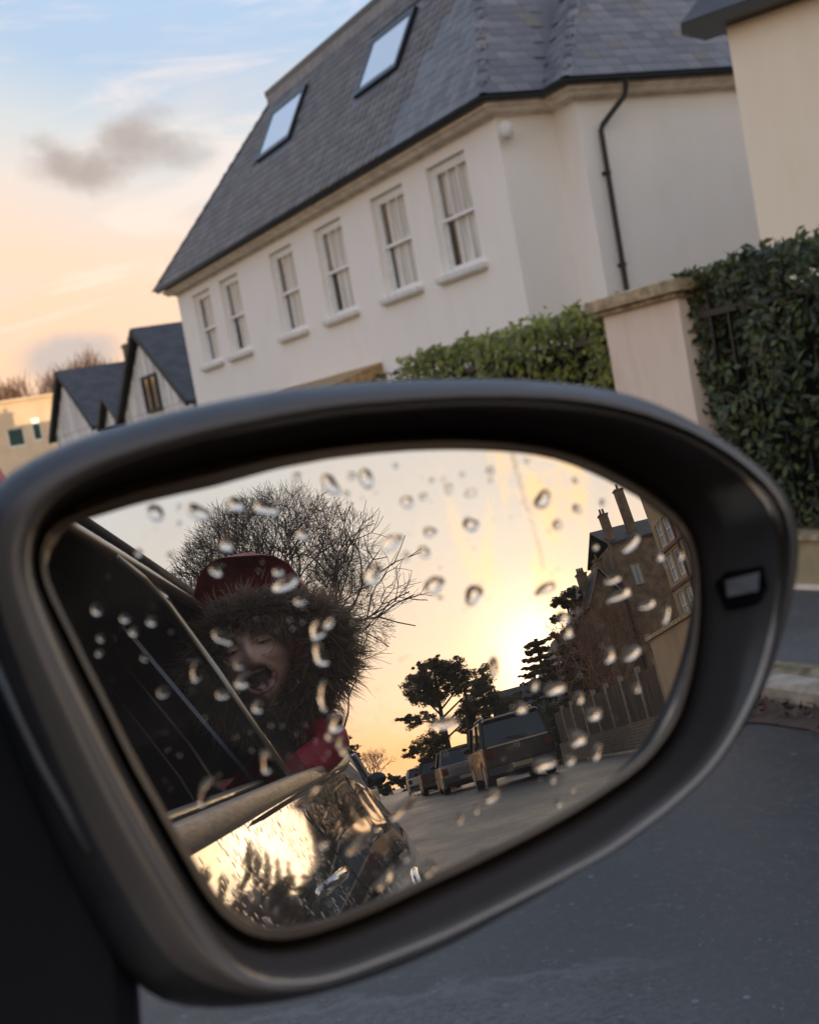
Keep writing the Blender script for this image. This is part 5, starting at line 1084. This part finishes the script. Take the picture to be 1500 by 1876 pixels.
for yc in (-34.1, -31.5, -29.6): MB().tube([(X1-.08, yc, 11.5), (X1-.08, yc, .4)], .055, 6).build('drainpipe', 'oxide', h1)
for yc in (-34.4, -29.0): MB().box(X1-.62, X1-.003, yc-1.1, yc+1.1, .2, 4.3).build('bay', 'tan_render', h1)
def block_house(label, x0, x1, y0, y1, zw, zr, mat, ridge='y', chims=(), win=(), barge=False, rmat='slate_blue'):
    h = thing('house', label, 'house', ((x0+x1)/2, y1, .3)); m = MB()
    m.quad((x0, y1, .2), (x1, y1, .2), (x1, y1, zw), (x0, y1, zw)); m.quad((x0, y0, .2), (x0, y0, zw), (x1, y0, zw), (x1, y0, .2)); m.quad((x0, y0, .2), (x0, y1, .2), (x0, y1, zw), (x0, y0, zw)); m.quad((x1, y0, .2), (x1, y0, zw), (x1, y1, zw), (x1, y1, .2))
    xm = (x0+x1)/2
    if ridge == 'y': m.poly([(x0, y1, zw), (x1, y1, zw), (xm, y1, zr)])
    m.build('wall', mat, h); r = MB()
    if ridge == 'y':
        for s_, xe in ((-1, x0), (1, x1)): r.prism([(xe+s_*.2, y1+.25, zw-.1), (xe+s_*.2, y0, zw-.1), (xm, y0, zr+.05), (xm, y1+.25, zr+.05)], (0, 0, .12))
    else:
        ym = (y0+y1)/2
        for s_, ye in ((-1, y0), (1, y1)): r.prism([(x0-.15, ye+s_*.2, zw-.1), (x1+.15, ye+s_*.2, zw-.1), (x1+.15, ym, zr), (x0-.15, ym, zr)], (0, 0, .12))
    rr_ = r.build('roof', rmat, h)
    if barge:
        for s_, xe in ((-1, x0), (1, x1)): MB().bar((xe+s_*.2, y1+.28, zw-.12), (xm, y1+.28, zr+.06), .06, .2, up=(0, 1, 0)).build('bargeboard', 'post_pale', h)
    for cx, cy, zt, wd, pots in chims:
        c = MB(); c.box(cx-wd/2, cx+wd/2, cy-.25, cy+.25, zw-.5, zt-.35); c.box(cx-wd/2-.05, cx+wd/2+.05, cy-.3, cy+.3, zt-.45, zt-.35); ch = c.build('chimney', 'brown_dark', rr_)
        for k in range(pots): xx_ = cx+(k-(pots-1)/2)*wd/max(pots, 1)*.8; MB().tube([(xx_, cy, zt-.35), (xx_, cy, zt)], [.09, .07], 8).build('chimney_pot', 'brown_dark', ch)
    for a, b, c, d in win:
        w_ = MB()
        for p, q, r2, s_ in ((a, a+.07, c, d), (b-.07, b, c, d), (a+.07, b-.07, c, c+.07), (a+.07, b-.07, d-.07, d), ((a+b)/2-.02, (a+b)/2+.02, c+.07, d-.07)): w_.box(p, q, y1+.004, y1+.06, r2, s_)
        w_ = w_.build('window', 'post_pale', h); MB().quad((a+.05, y1+.03, c+.05), (b-.05, y1+.03, c+.05), (b-.05, y1+.03, d-.05), (a+.05, y1+.03, d-.05)).build('pane', 'win_pale', w_)
    return h
block_house('dark brick gabled house with tall chimneys and twin pots against the sky', 16.5, 20.5, -54, -48, 11.2, 12.7, 'brown_dark', 'x', ((16.8, -48.6, 13.5, .5, 2), (18.5, -49, 14.9, .55, 1)), ((17.2, 17.9, 8.4, 9.7),))
block_house('lower dark brick house with a short and a bulbous chimney in front of the glow', 14.1, 16.4, -55, -48.5, 8.0, 10.0, 'brown_dark', 'y', ((14.6, -50, 10.6, .6, 3), (15.9, -50, 11.2, .5, 1)), (), True)
block_house('brown gabled house with one narrow pale framed window and pale bargeboards', 12.2, 15.4, -60, -52, 5.6, 7.7, 'brown_dark', 'y', (), ((13.0, 13.6, 4.7, 6.1),), True)
block_house('long low outbuilding with dark slate roof behind the boxy suv', 8.0, 12.1, -58, -52, 3.2, 5.0, 'brown_dark', 'x')
# ---- fence, wall, piers on the right boundary
fw = thing('garden_wall', 'tall brown rendered side wall nearest us on the right', 'wall', (6.3, -12, 0)); MB().box(6.2, 6.45, -16.9, -6.05, .0, 2.46).build('wall_face', 'tan_render', fw); MB().box(6.14, 6.51, -17.0, -6.05, 2.46, 2.54).build('coping', 'cap_stone', fw)
rw = thing('garden_wall', 'short return wall joining the hedge wall to the tall brown wall', 'wall', (5, -6.1, 0)); MB().box(3.97, 6.2, -6.25, -6.02, 0, 1.4).build('wall_face', 'brick', rw)
bw = thing('brick_wall', 'low brown brick wall under the wooden fence panels', 'wall', (6.3, -22, .2)); MB().box(6.2, 6.42, -29.5, -17.0, .1, .95).build('wall_face', 'brick', bw)
fe = thing('fence', 'dark board fence with pale posts standing on the low brick wall', 'fence', (6.3, -22, .9))
yy_ = -17.1; k = 0
while yy_ > -29.4:
    MB().box(6.24, 6.36, yy_-.06, yy_+.06, .3, 2.12).build('post', 'post_pale', fe)
    q = yy_-.10
    while q > yy_-1.45: MB().box(6.29, 6.315+random.uniform(0, .006), q-.14, q-.006, .95, 1.98+random.uniform(-.01, .01)).build('plank', 'fence_wood', fe); q -= .148
    yy_ -= 1.55
hb = thing('hedge', 'rough low hedge growing over the far end of the board fence', 'hedge', (6.9, -31, .3)); n = 9000; c = np.stack([RNG.uniform(6.0, 8.0, n), RNG.uniform(-44, -30, n), .3+2.2*RNG.random(n)**.6], 1); V, F = leaves(c, RNG.normal(0, 1, (n, 3)), .22, .1); np_mesh('foliage', V, F, 'ivy_leaf', hb, kind='stuff'); MB().box(6.3, 7.7, -43.7, -30.3, .3, 2.0).build('dark_core', 'hedge_core', hb)  # again a near-black box for the shade behind the leaves

# ---- parked vehicles: local +y is the nose, origin on the ground in the middle
def vehicle(name, label, cat, loc, rot, L, W, H, paint, boxy=0., group=None, hb=.95, ghl=None, wheel_r=.33, clr=.22):
    t = thing(name, label, cat, loc, group, local=True); t.rotation_euler = (0, 0, rot)
    hl, hw = L/2, W/2; fo = hl-.85; ro_ = -hl+.80
    def arch(cy): return [(cy-(wheel_r+.06)*math.cos(a), clr+.02+(wheel_r+.06)*math.sin(a)*.98+.02) for a in [math.pi*k/8 for k in range(9)]]
    out = [(-hl+.05, clr+.1), (-hl+.02, .55), (-hl+.05, hb-.05), (-hl+.12, hb), (0, hb), (hl*.42, hb), (hl*.75, hb-.10+.08*boxy), (hl-.10, hb-.20+.12*boxy), (hl, .55), (hl-.03, clr+.1), (hl-.15, clr)]+[(2*fo-a, b) for a, b in arch(fo)]+[(fo-wheel_r-.1, clr)]+[(ro_+wheel_r+.1, clr)]+[(2*ro_-a, b) for a, b in arch(ro_)]+[(-hl+.15, clr)]
    cen_ = (0, (hb+clr)/2); b = MB(); rows = []
    for x, s_ in ((-hw+.00, .93), (-hw+.03, .975), (-hw+.10, 1.0), (hw-.10, 1.0), (hw-.03, .975), (hw-.0, .93)): rows.append([(x, cen_[0]+(p-cen_[0])*s_, cen_[1]+(q-cen_[1])*(s_ if q > .6 else 1)) for p, q in out])
    b.grid(rows, close_v=True); b.poly(list(reversed(rows[0]))); b.poly(rows[-1]); b.build('body', paint, t)
    g0, g1 = (-hl+.16, hl*.40) if ghl is None else ghl; tb, tf = g0+.10+.18*(1-boxy), g1-.55+.25*boxy; zt = H-.06; ins = .10+.10*(1-boxy)
    g = MB(); lo = [(-hw+.06, g0, hb-.02), (hw-.06, g0, hb-.02), (hw-.06, g1, hb-.02), (-hw+.06, g1, hb-.02)]; hi = [(-hw+.06+ins, tb, zt), (hw-.06-ins, tb, zt), (hw-.06-ins, tf, zt), (-hw+.06+ins, tf, zt)]
    g.grid([lo, hi], close_v=True); g.build('windows', 'car_glass', t)
    r = MB(); r.grid([[(x, y_, z) for x, z in ((-hw+.05+ins, zt-.02), (-hw+.12+ins, zt+.05), (0, H), (hw-.12-ins, zt+.05), (hw-.05-ins, zt-.02))] for y_ in (tb-.06, tb+.1, (tb+tf)/2, tf-.1, tf+.05)]); r.poly([(-hw+.05+ins, tb-.06, zt-.02), (-hw+.12+ins, tb-.06, zt+.05), (0, tb-.06, H), (hw-.12-ins, tb-.06, zt+.05), (hw-.05-ins, tb-.06, zt-.02)]); r.build('roof', paint, t, smooth=True)
    for i in range(4):
        p_ = MB(); p_.bar(Vector(lo[i])+Vector(((-1 if lo[i][0] < 0 else 1)*.012, 0, 0)), Vector(hi[i])+Vector(((-1 if lo[i][0] < 0 else 1)*.012, 0, .02)), .09, .05); p_.build('pillar', paint, t)
    for s_ in (-1, 1):
        ym = (g0+g1)/2-.1; MB().bar((s_*(hw-.05), ym, hb-.02), (s_*(hw-.05-ins), ym-.05, zt), .07, .03).build('pillar', 'rubber', t)
        for cy in (fo, ro_):
            wh = MB().tube([(s_*(hw-.24), cy, wheel_r), (s_*(hw-.22), cy, wheel_r), (s_*(hw-.03), cy, wheel_r), (s_*(hw-.01), cy, wheel_r)], [wheel_r-.02, wheel_r, wheel_r, wheel_r-.03], 22).build('wheel', 'rubber', t)
            q = MB(); q.cyl((s_*(hw-.01), cy, wheel_r), (1, 0, 0), wheel_r*.62, .03, 18); q.build('rim', 'alloy', wh)
        MB().box(*sorted((s_*(hw-.06), s_*(hw-.26))), -hl-.005, -hl+.10, hb-.32, hb-.10).build('tail_light', 'lamp_red', t)
        MB().box(*sorted((s_*(hw-.08), s_*(hw-.42))), hl-.12, hl+.004, .56, .70).build('headlight', 'lamp_clear', t)
        mm_ = MB(); mm_.ell((s_*(hw+.10), g1-.30, hb+.08), (.11, .07, .075), 8, 12); mm_.bar((s_*(hw-.04), g1-.30, hb), (s_*(hw+.08), g1-.30, hb+.05), .04); mm_.build('wing_mirror', 'plastic_gloss' if boxy < .5 else paint, t, smooth=True)
    MB().box(-hw+.06, hw-.06, -hl-.06, -hl+.12, .34, .52).build('rear_bumper', 'plastic', t); MB().box(-.26, .26, -hl-.068, -hl-.061, .40, .51).build('number_plate', 'plate', t)
    MB().box(-hw+.06, hw-.06, hl-.12, hl+.03, .34, .50).build('front_bumper', 'plastic', t); MB().box(-.45, .45, hl-.1, hl+.012, .53, .66).build('grille', 'rubber', t); MB().box(-.26, .26, hl+.031, hl+.037, .38, .49).build('number_plate', 'white_paint', t)
    MB().box(-hw+.12, hw-.12, -hl+.3, hl-.3, clr-.04, clr+.06).build('underbody', 'rubber', t)
    return t
GP = 'cars parked along the right hand kerb'; GL = 'cars parked behind ours along the left kerb'
suv = vehicle('parked_suv', 'boxy dark suv with pale roof edge, nearest parked car on the right', 'car', (3.45, -23.2, ghz(-23)), math.pi, 4.5, 1.86, 1.72, 'paint_dark', .9, GP, 1.05, (-2.1, 1.2), .37, .28)
[c for c in suv.children if c.name.startswith('roof')][0].data.materials[0] = M['paint_pale']  # pale roof paint stands in for the bright reflection on its edge
MB().box(-.70, .70, -2.13, -1.98, 1.64, 1.675).build('rear_spoiler', 'paint_dark', suv); MB().bar((-.3, -2.20, 1.10), (.25, -2.16, 1.16), .02).build('wiper', 'rubber', suv)
for s_ in (-1, 1): MB().tube([(s_*.66, -1.7, 1.73), (s_*.66, -1.6, 1.79), (s_*.66, .5, 1.79), (s_*.66, .6, 1.73)], .018, 6).build('roof_bar', 'trim_chrome', suv)
MB().tube([(0, -1.4, 1.70), (0, -1.5, 1.86)], .012, 6).build('aerial', 'rubber', suv); MB().box(-.80, .80, -2.262, -2.254, .99, 1.03).build('chrome_strip', 'trim_chrome', suv)
vehicle('parked_car', 'dark hatchback half hidden behind the boxy suv', 'car', (2.75, -31.5, .3), math.pi, 4.3, 1.75, 1.50, 'paint_grey', .4, GP)
vehicle('parked_car', 'small dark car third in the right hand row', 'car', (2.3, -39.5, .3), math.pi, 4.1, 1.72, 1.46, 'paint_dark', .3, GP); vehicle('parked_car', 'farthest pale car at the end of the right hand row', 'car', (1.9, -50, .3), math.pi, 4.3, 1.72, 1.46, 'paint_pale', .3, GP)
vehicle('parked_van', 'pale blue van roof rising behind the boxy suv', 'van', (5.75, -33.6, .3), math.pi, 4.9, 1.85, 2.25, 'paint_blue', 1.0, None, 1.15, (1.0, 1.9))
vehicle('parked_car', 'pale silver estate car close behind ours on the left', 'car', (-.98, -9.6, ghz(-9.6)), .02, 4.4, 1.78, 1.50, 'paint_pale', .3, GL); vehicle('parked_car', 'dark car second behind ours on the left', 'car', (-1.25, -16.0, ghz(-16)), 0, 4.2, 1.76, 1.60, 'paint_dark', .5, GL)
vehicle('parked_car', 'pale grey car third behind ours on the left', 'car', (-1.45, -22.5, .3), 0, 4.3, 1.76, 1.45, 'paint_pale', .3, GL); vehicle('parked_car', 'dark car fourth behind ours on the left', 'car', (-1.6, -29.5, .3), 0, 4.3, 1.76, 1.5, 'paint_dark', .3, GL)
vehicle('parked_car', 'added small red car ahead, standing in for a red reflection at the left edge', 'car', (1.75, 16.2, 0), .0, 4.0, 1.66, 1.43, 'paint_red', .3)  # car added in place of a red reflection on the mirror housing
# ------------------------------------------------------------------ the child leaning out of the rear window
kid = thing('person', 'shouting child in red jacket, hood with thick brown fur, leaning out of the car window', 'person', (-.30, -1.52, .45), None)
HC = Vector((-.100, -1.44, 1.325)); HS = 1.22; FWD = Vector((.03, .985, -.10)).normalized(); UPV = Vector((-.10, .10, .99)); RT = FWD.cross(UPV).normalized(); UPV = RT.cross(FWD)
def HL(x, y, z): return HC+(RT*x+FWD*y+UPV*z)*HS          # x to the child's left-hand side of the face plane, y out of the face, z up
rows = []; NU, NV = 60, 64
def gs(x, z, cx, cz, sx, sz): return math.exp(-((x-cx)/sx)**2-((z-cz)/sz)**2)
for i in range(NU+1):
    ph = math.pi*i/NU; row = []
    for j in range(NV):
        th = 2*math.pi*j/NV; s = max(math.sin(ph), 1e-3); x = .070*s*math.sin(th); y = .082*s*math.cos(th); z = .098*math.cos(ph)
        if z < 0: k = 1-.30*(z/.098)**2; x *= k; y *= 1-.10*(z/.098)**2
        if y > 0:
            f = 0; f += .022*gs(x, z, 0, -.008, .010, .018)+.010*gs(x, z, 0, .012, .007, .02); f -= .011*(gs(x, z, .028, .018, .016, .012)+gs(x, z, -.028, .018, .016, .012)); f += .005*(gs(x, z, .03, .038, .022, .008)+gs(x, z, -.03, .038, .022, .008))
            f += .013*(gs(x, z, .038, -.012, .018, .016)+gs(x, z, -.038, -.012, .018, .016)); f += .008*gs(x, z, 0, -.086, .018, .012)
            r = math.hypot(x/.029, (z+.050)/.024); f += .006*math.exp(-((r-1.12)/.22)**2)-.040*(1/(1+math.exp((r-.92)*14))); f += .006*(gs(x, z, .009, -.016, .005, .006)+gs(x, z, -.009, -.016, .005, .006))
            y += f*min(1, y/.03)
        row.append(HL(x, y, z))
    rows.append(row)
hd = MB().grid(rows, close_v=True); hd.tube([HL(0, -.02, -.06), HL(0, -.035, -.12), HL(.02, -.06, -.19)], [.045, .043, .05], 16); body_o = hd.build('body', 'skin', kid, smooth=True)
for sx in (-1, 1):
    MB().ell(HL(.028*sx, .060, .014), (.0135, .0125, .0125), 10, 12).build('eye', 'eye', body_o, smooth=True); MB().ell(HL(.028*sx, .0735, .015), (.0055, .0022, .0055), 8, 10).build('iris', 'iris', body_o, smooth=True); MB().grid([[HL(sx*.028+.0165*math.sin(a), .0615+.0155*math.cos(a)*math.cos(b), .014+.0150*math.sin(b)) for a in [-1.3+2.6*k/10 for k in range(11)]] for b in [.02+1.3*k/6 for k in range(7)]]).build('eyelid', 'skin', body_o, smooth=True)
    MB().tube([HL(sx*(.014+.007*k), .078-.0035*k, .036+.002*math.sin(k)) for k in range(5)], [.001, .0025, .003, .0025, .001], 6).build('eyebrow', 'brow', body_o, smooth=True)
    MB().ell(HL(.071*sx, -.005, .0), (.010, .022, .028), 8, 10).build('ear', 'skin', body_o, smooth=True)
    MB().tube([HL(sx*.028+.021*math.cos(t), .084-.10*abs(sx*.028+.021*math.cos(t))**1.3, .006+.017*math.sin(t)) for t in [2*math.pi*k/26 for k in range(27)]], .0009, 6).build('glasses', 'wire', kid, smooth=True)
MB().tube([HL(-.008, .087, .010), HL(0, .091, .013), HL(.008, .087, .010)], .0009, 6).build('glasses_bridge', 'wire', kid)
MB().tube([HL(.0285*math.cos(t), .079-.009*abs(math.cos(t))-.003*abs(math.sin(t)), -.050+.0245*math.sin(t)+.004*math.cos(t)**2) for t in [2*math.pi*k/28 for k in range(29)]], [.0042+.0018*(math.sin(2*math.pi*k/28) < 0) for k in range(29)], 8).build('lips', 'lips', body_o, smooth=True)
MB().ell(HL(0, .047, -.050), (.033, .016, .027), 10, 14).build('open_mouth', 'mouth', body_o, smooth=True)
MB().grid([[HL(.018*math.sin(t), .064*math.cos(t*.38)-.001, z) for t in [-1+2*k/8 for k in range(9)]] for z in (-.031, -.035)]).build('teeth', 'teeth', body_o, smooth=True)
MB().ell(HL(0, .058, -.066), (.020, .012, .007), 8, 10).build('tongue', 'lips', body_o, smooth=True)
# hood: a padded shell open at the face
hood = MB(); rows = []
HD = Vector((-.085, -1.475, 1.388))
for i in range(15):
    a = (math.pi*.58)*i/14; row = []
    for j in range(30):
        b = 2*math.pi*j/30; q = .008*math.cos(j*1.0)*math.sin(a*6); r = .158*math.sin(a)+q
        fwd = -.165*math.cos(a)*.85+.02; row.append(HD+FWD*fwd+RT*r*math.cos(b)*.95+UPV*(r*math.sin(b)*1.08+.02))
    rows.append(row)
hood.grid(rows, close_v=True).build('hood', 'jacket', kid, smooth=True)
# fur ruff
RC = HL(.032, .022, -.016); nrm_ = (FWD*.92-UPV*.38).normalized(); ra = RT; rb = ra.cross(nrm_).normalized()
if rb.z < 0: rb = -rb
n = 19000; th = RNG.uniform(0, 2*np.pi, n); ra_, rb_, nn_ = (np.array(v) for v in (ra, rb, nrm_)); c0 = np.array(RC)
rad = RNG.normal(.132, .020, n)+.008*np.sin(th*3+1)
root = c0+ra_*(np.cos(th)*rad*1.08)[:, None]+rb_*(np.sin(th)*rad*.98)[:, None]+nn_*(RNG.uniform(-.03, .035, n))[:, None]
out_ = ra_*np.cos(th)[:, None]+rb_*np.sin(th)[:, None]
inw = (rad < .120)[:, None]; lock = (th/(2*np.pi)*70).astype(int)*6+RNG.integers(0, 6, n); lk = RNG.normal(0, 1, (430, 3))[lock]
dir_ = unit(np.where(inw, -.55, 1.0)*out_+nn_*RNG.uniform(.15, .9, n)[:, None]+lk*.50+RNG.normal(0, .13, (n, 3))+np.array([0, 0, -.28]))
ln = (RNG.uniform(.040, .080, n)*np.where(inw[:, 0], .95, .88)*np.where(np.sin(th) > .4, .62, 1))[:, None]; wd = RNG.uniform(.0006, .0015, n)[:, None]
sd = unit(np.cross(dir_, RNG.normal(size=(n, 3))))*wd; grav = np.array([0, 0, -1.]); bend = unit(lk+grav*.6)*.35
p0 = root; p1 = root+dir_*ln*.5+bend*ln*.12; p2 = root+dir_*ln+bend*ln*.45
V = np.stack([p0-sd, p0+sd, p1+sd*.9, p1-sd*.9, p2+sd*.15, p2-sd*.15], 1).reshape(-1, 3); I = np.arange(n)[:, None]*6
np_mesh('fur_trim', V, np.concatenate([I+np.array([[0, 1, 2, 3]]), I+np.array([[3, 2, 4, 5]])]), 'fur', kid, kind='stuff')
m = MB(); m.grid([[RC+ra*(.128+.024*math.cos(b))*math.cos(a)*1.08+rb*(.128+.024*math.cos(b))*math.sin(a)*.98+nrm_*.03*math.sin(b) for b in [2*math.pi*k/8 for k in range(8)]] for a in [2*math.pi*k/40 for k in range(40)]], close_u=True, close_v=True); m.build('ruff_lining', 'brow', kid, smooth=True)
n = 900; tx = RNG.uniform(-1, 1, n); r0 = np.array([list(HL(.060*x_, .055-.03*abs(x_), .062+RNG.uniform(-.01, .02))) for x_ in tx]); fw = np.array(FWD); up_ = np.array(UPV); rt_ = np.array(RT)
L_ = RNG.uniform(.035, .072, n)[:, None]*HS; p1 = r0+fw*.022-up_*L_*.5+rt_*RNG.normal(0, .006, (n, 1)); p2 = r0+fw*.018-up_*L_+rt_*RNG.normal(0, .014, (n, 1)); sd = unit(np.cross(p2-r0, fw))*.0011
V = np.stack([r0-sd, r0+sd, p1+sd, p1-sd, p2+sd*.2, p2-sd*.2], 1).reshape(-1, 3); I = np.arange(n)[:, None]*6
np_mesh('hair', V, np.concatenate([I+np.array([[0, 1, 2, 3]]), I+np.array([[3, 2, 4, 5]])]), 'hair', kid, kind='stuff')
# jacket, trousers, hands grown on a skeleton
def skin_obj(name, mat, pts, edges, rad, par, sub=2, **k):
    me = bpy.data.meshes.new(name); me.from_pydata([tuple(Vector(p)-ORG[kid]) for p in pts], edges, []); o = link_mesh(name, me, mat, par); 
    md = o.modifiers.new('skin', 'SKIN'); md.use_smooth_shade = True
    for i, sv in enumerate(me.skin_vertices[0].data): sv.radius = (rad[i], rad[i]); sv.use_root = (i == 0)
    s2 = o.modifiers.new('sub', 'SUBSURF'); s2.levels = s2.render_levels = sub; tag(o, **k); return o
P = [(-.24, -1.72, .96), (-.16, -1.63, 1.06), (-.085, -1.52, 1.15), (-.36, -1.74, .80), (-.44, -1.68, .66), (.005, -1.49, 1.135), (.045, -1.45, 1.085), (-.02, -1.41, 1.055), (-.12, -1.37, 1.02), (-.32, -1.74, .98), (-.40, -1.66, .82), (-.36, -1.48, .72)]
jk = skin_obj('jacket', 'jacket', P, [(0, 1), (1, 2), (0, 3), (3, 4), (1, 5), (5, 6), (6, 7), (7, 8), (1, 9), (9, 10), (10, 11)], [.085, .062, .054, .10, .10, .052, .054, .046, .034, .045, .042, .034], kid)
for k, (a, b) in enumerate((((-.035, -1.50, 1.15), (.02, -1.47, 1.115)), ((.0, -1.49, 1.135), (.04, -1.45, 1.09)))):
    pass
P = [(-.42, -1.60, .62), (-.34, -1.45, .56), (-.30, -1.20, .56), (-.28, -1.16, .38), (-.52, -1.45, .56), (-.52, -1.20, .56), (-.52, -1.16, .38)]
skin_obj('trousers', 'trousers', P, [(0, 1), (1, 2), (2, 3), (0, 4), (4, 5), (5, 6)], [.11, .085, .07, .05, .085, .07, .05], kid)
for hx, hp, dr in ((1, Vector((-.155, -1.345, 1.01)), Vector((-.6, .7, -.3)).normalized()), (-1, Vector((-.35, -1.44, .71)), Vector((.2, .9, -.2)).normalized())):
    sd_ = dr.cross(Vector((0, 0, 1))).normalized()*hx; upn = sd_.cross(dr)*hx; P = [hp-dr*.02, hp+dr*.025, hp+dr*.045]; E_ = [(0, 1), (1, 2)]; Rr = [.018, .022, .020]
    for f_, (off_, ln_) in enumerate(((-.020, .040), (-.007, .048), (.007, .045), (.019, .036))):
        b = len(P); P += [hp+dr*.055+sd_*off_, hp+dr*(.055+ln_*.5)+sd_*off_*1.15, hp+dr*(.055+ln_*.8)+sd_*off_*1.2-upn*.016, hp+dr*(.055+ln_*.85)+sd_*off_*1.2-upn*.030]; E_ += [(2, b), (b, b+1), (b+1, b+2), (b+2, b+3)]; Rr += [.008, .0075, .007, .006]
    b = len(P); P += [hp+dr*.015-sd_*.022, hp+dr*.035-sd_*.036-upn*.01, hp+dr*.055-sd_*.038-upn*.02]; E_ += [(1, b), (b, b+1), (b+1, b+2)]; Rr += [.010, .0085, .007]
    skin_obj('hand', 'skin', P, E_, Rr, kid, 1)
P = [(-.30, -1.14, .36), (-.30, -1.06, .335)]; skin_obj('shoe', 'rubber', P, [(0, 1)], [.04, .035], kid); skin_obj('shoe', 'rubber', [(-.52, -1.14, .36), (-.52, -1.06, .335)], [(0, 1)], [.04, .035], kid)
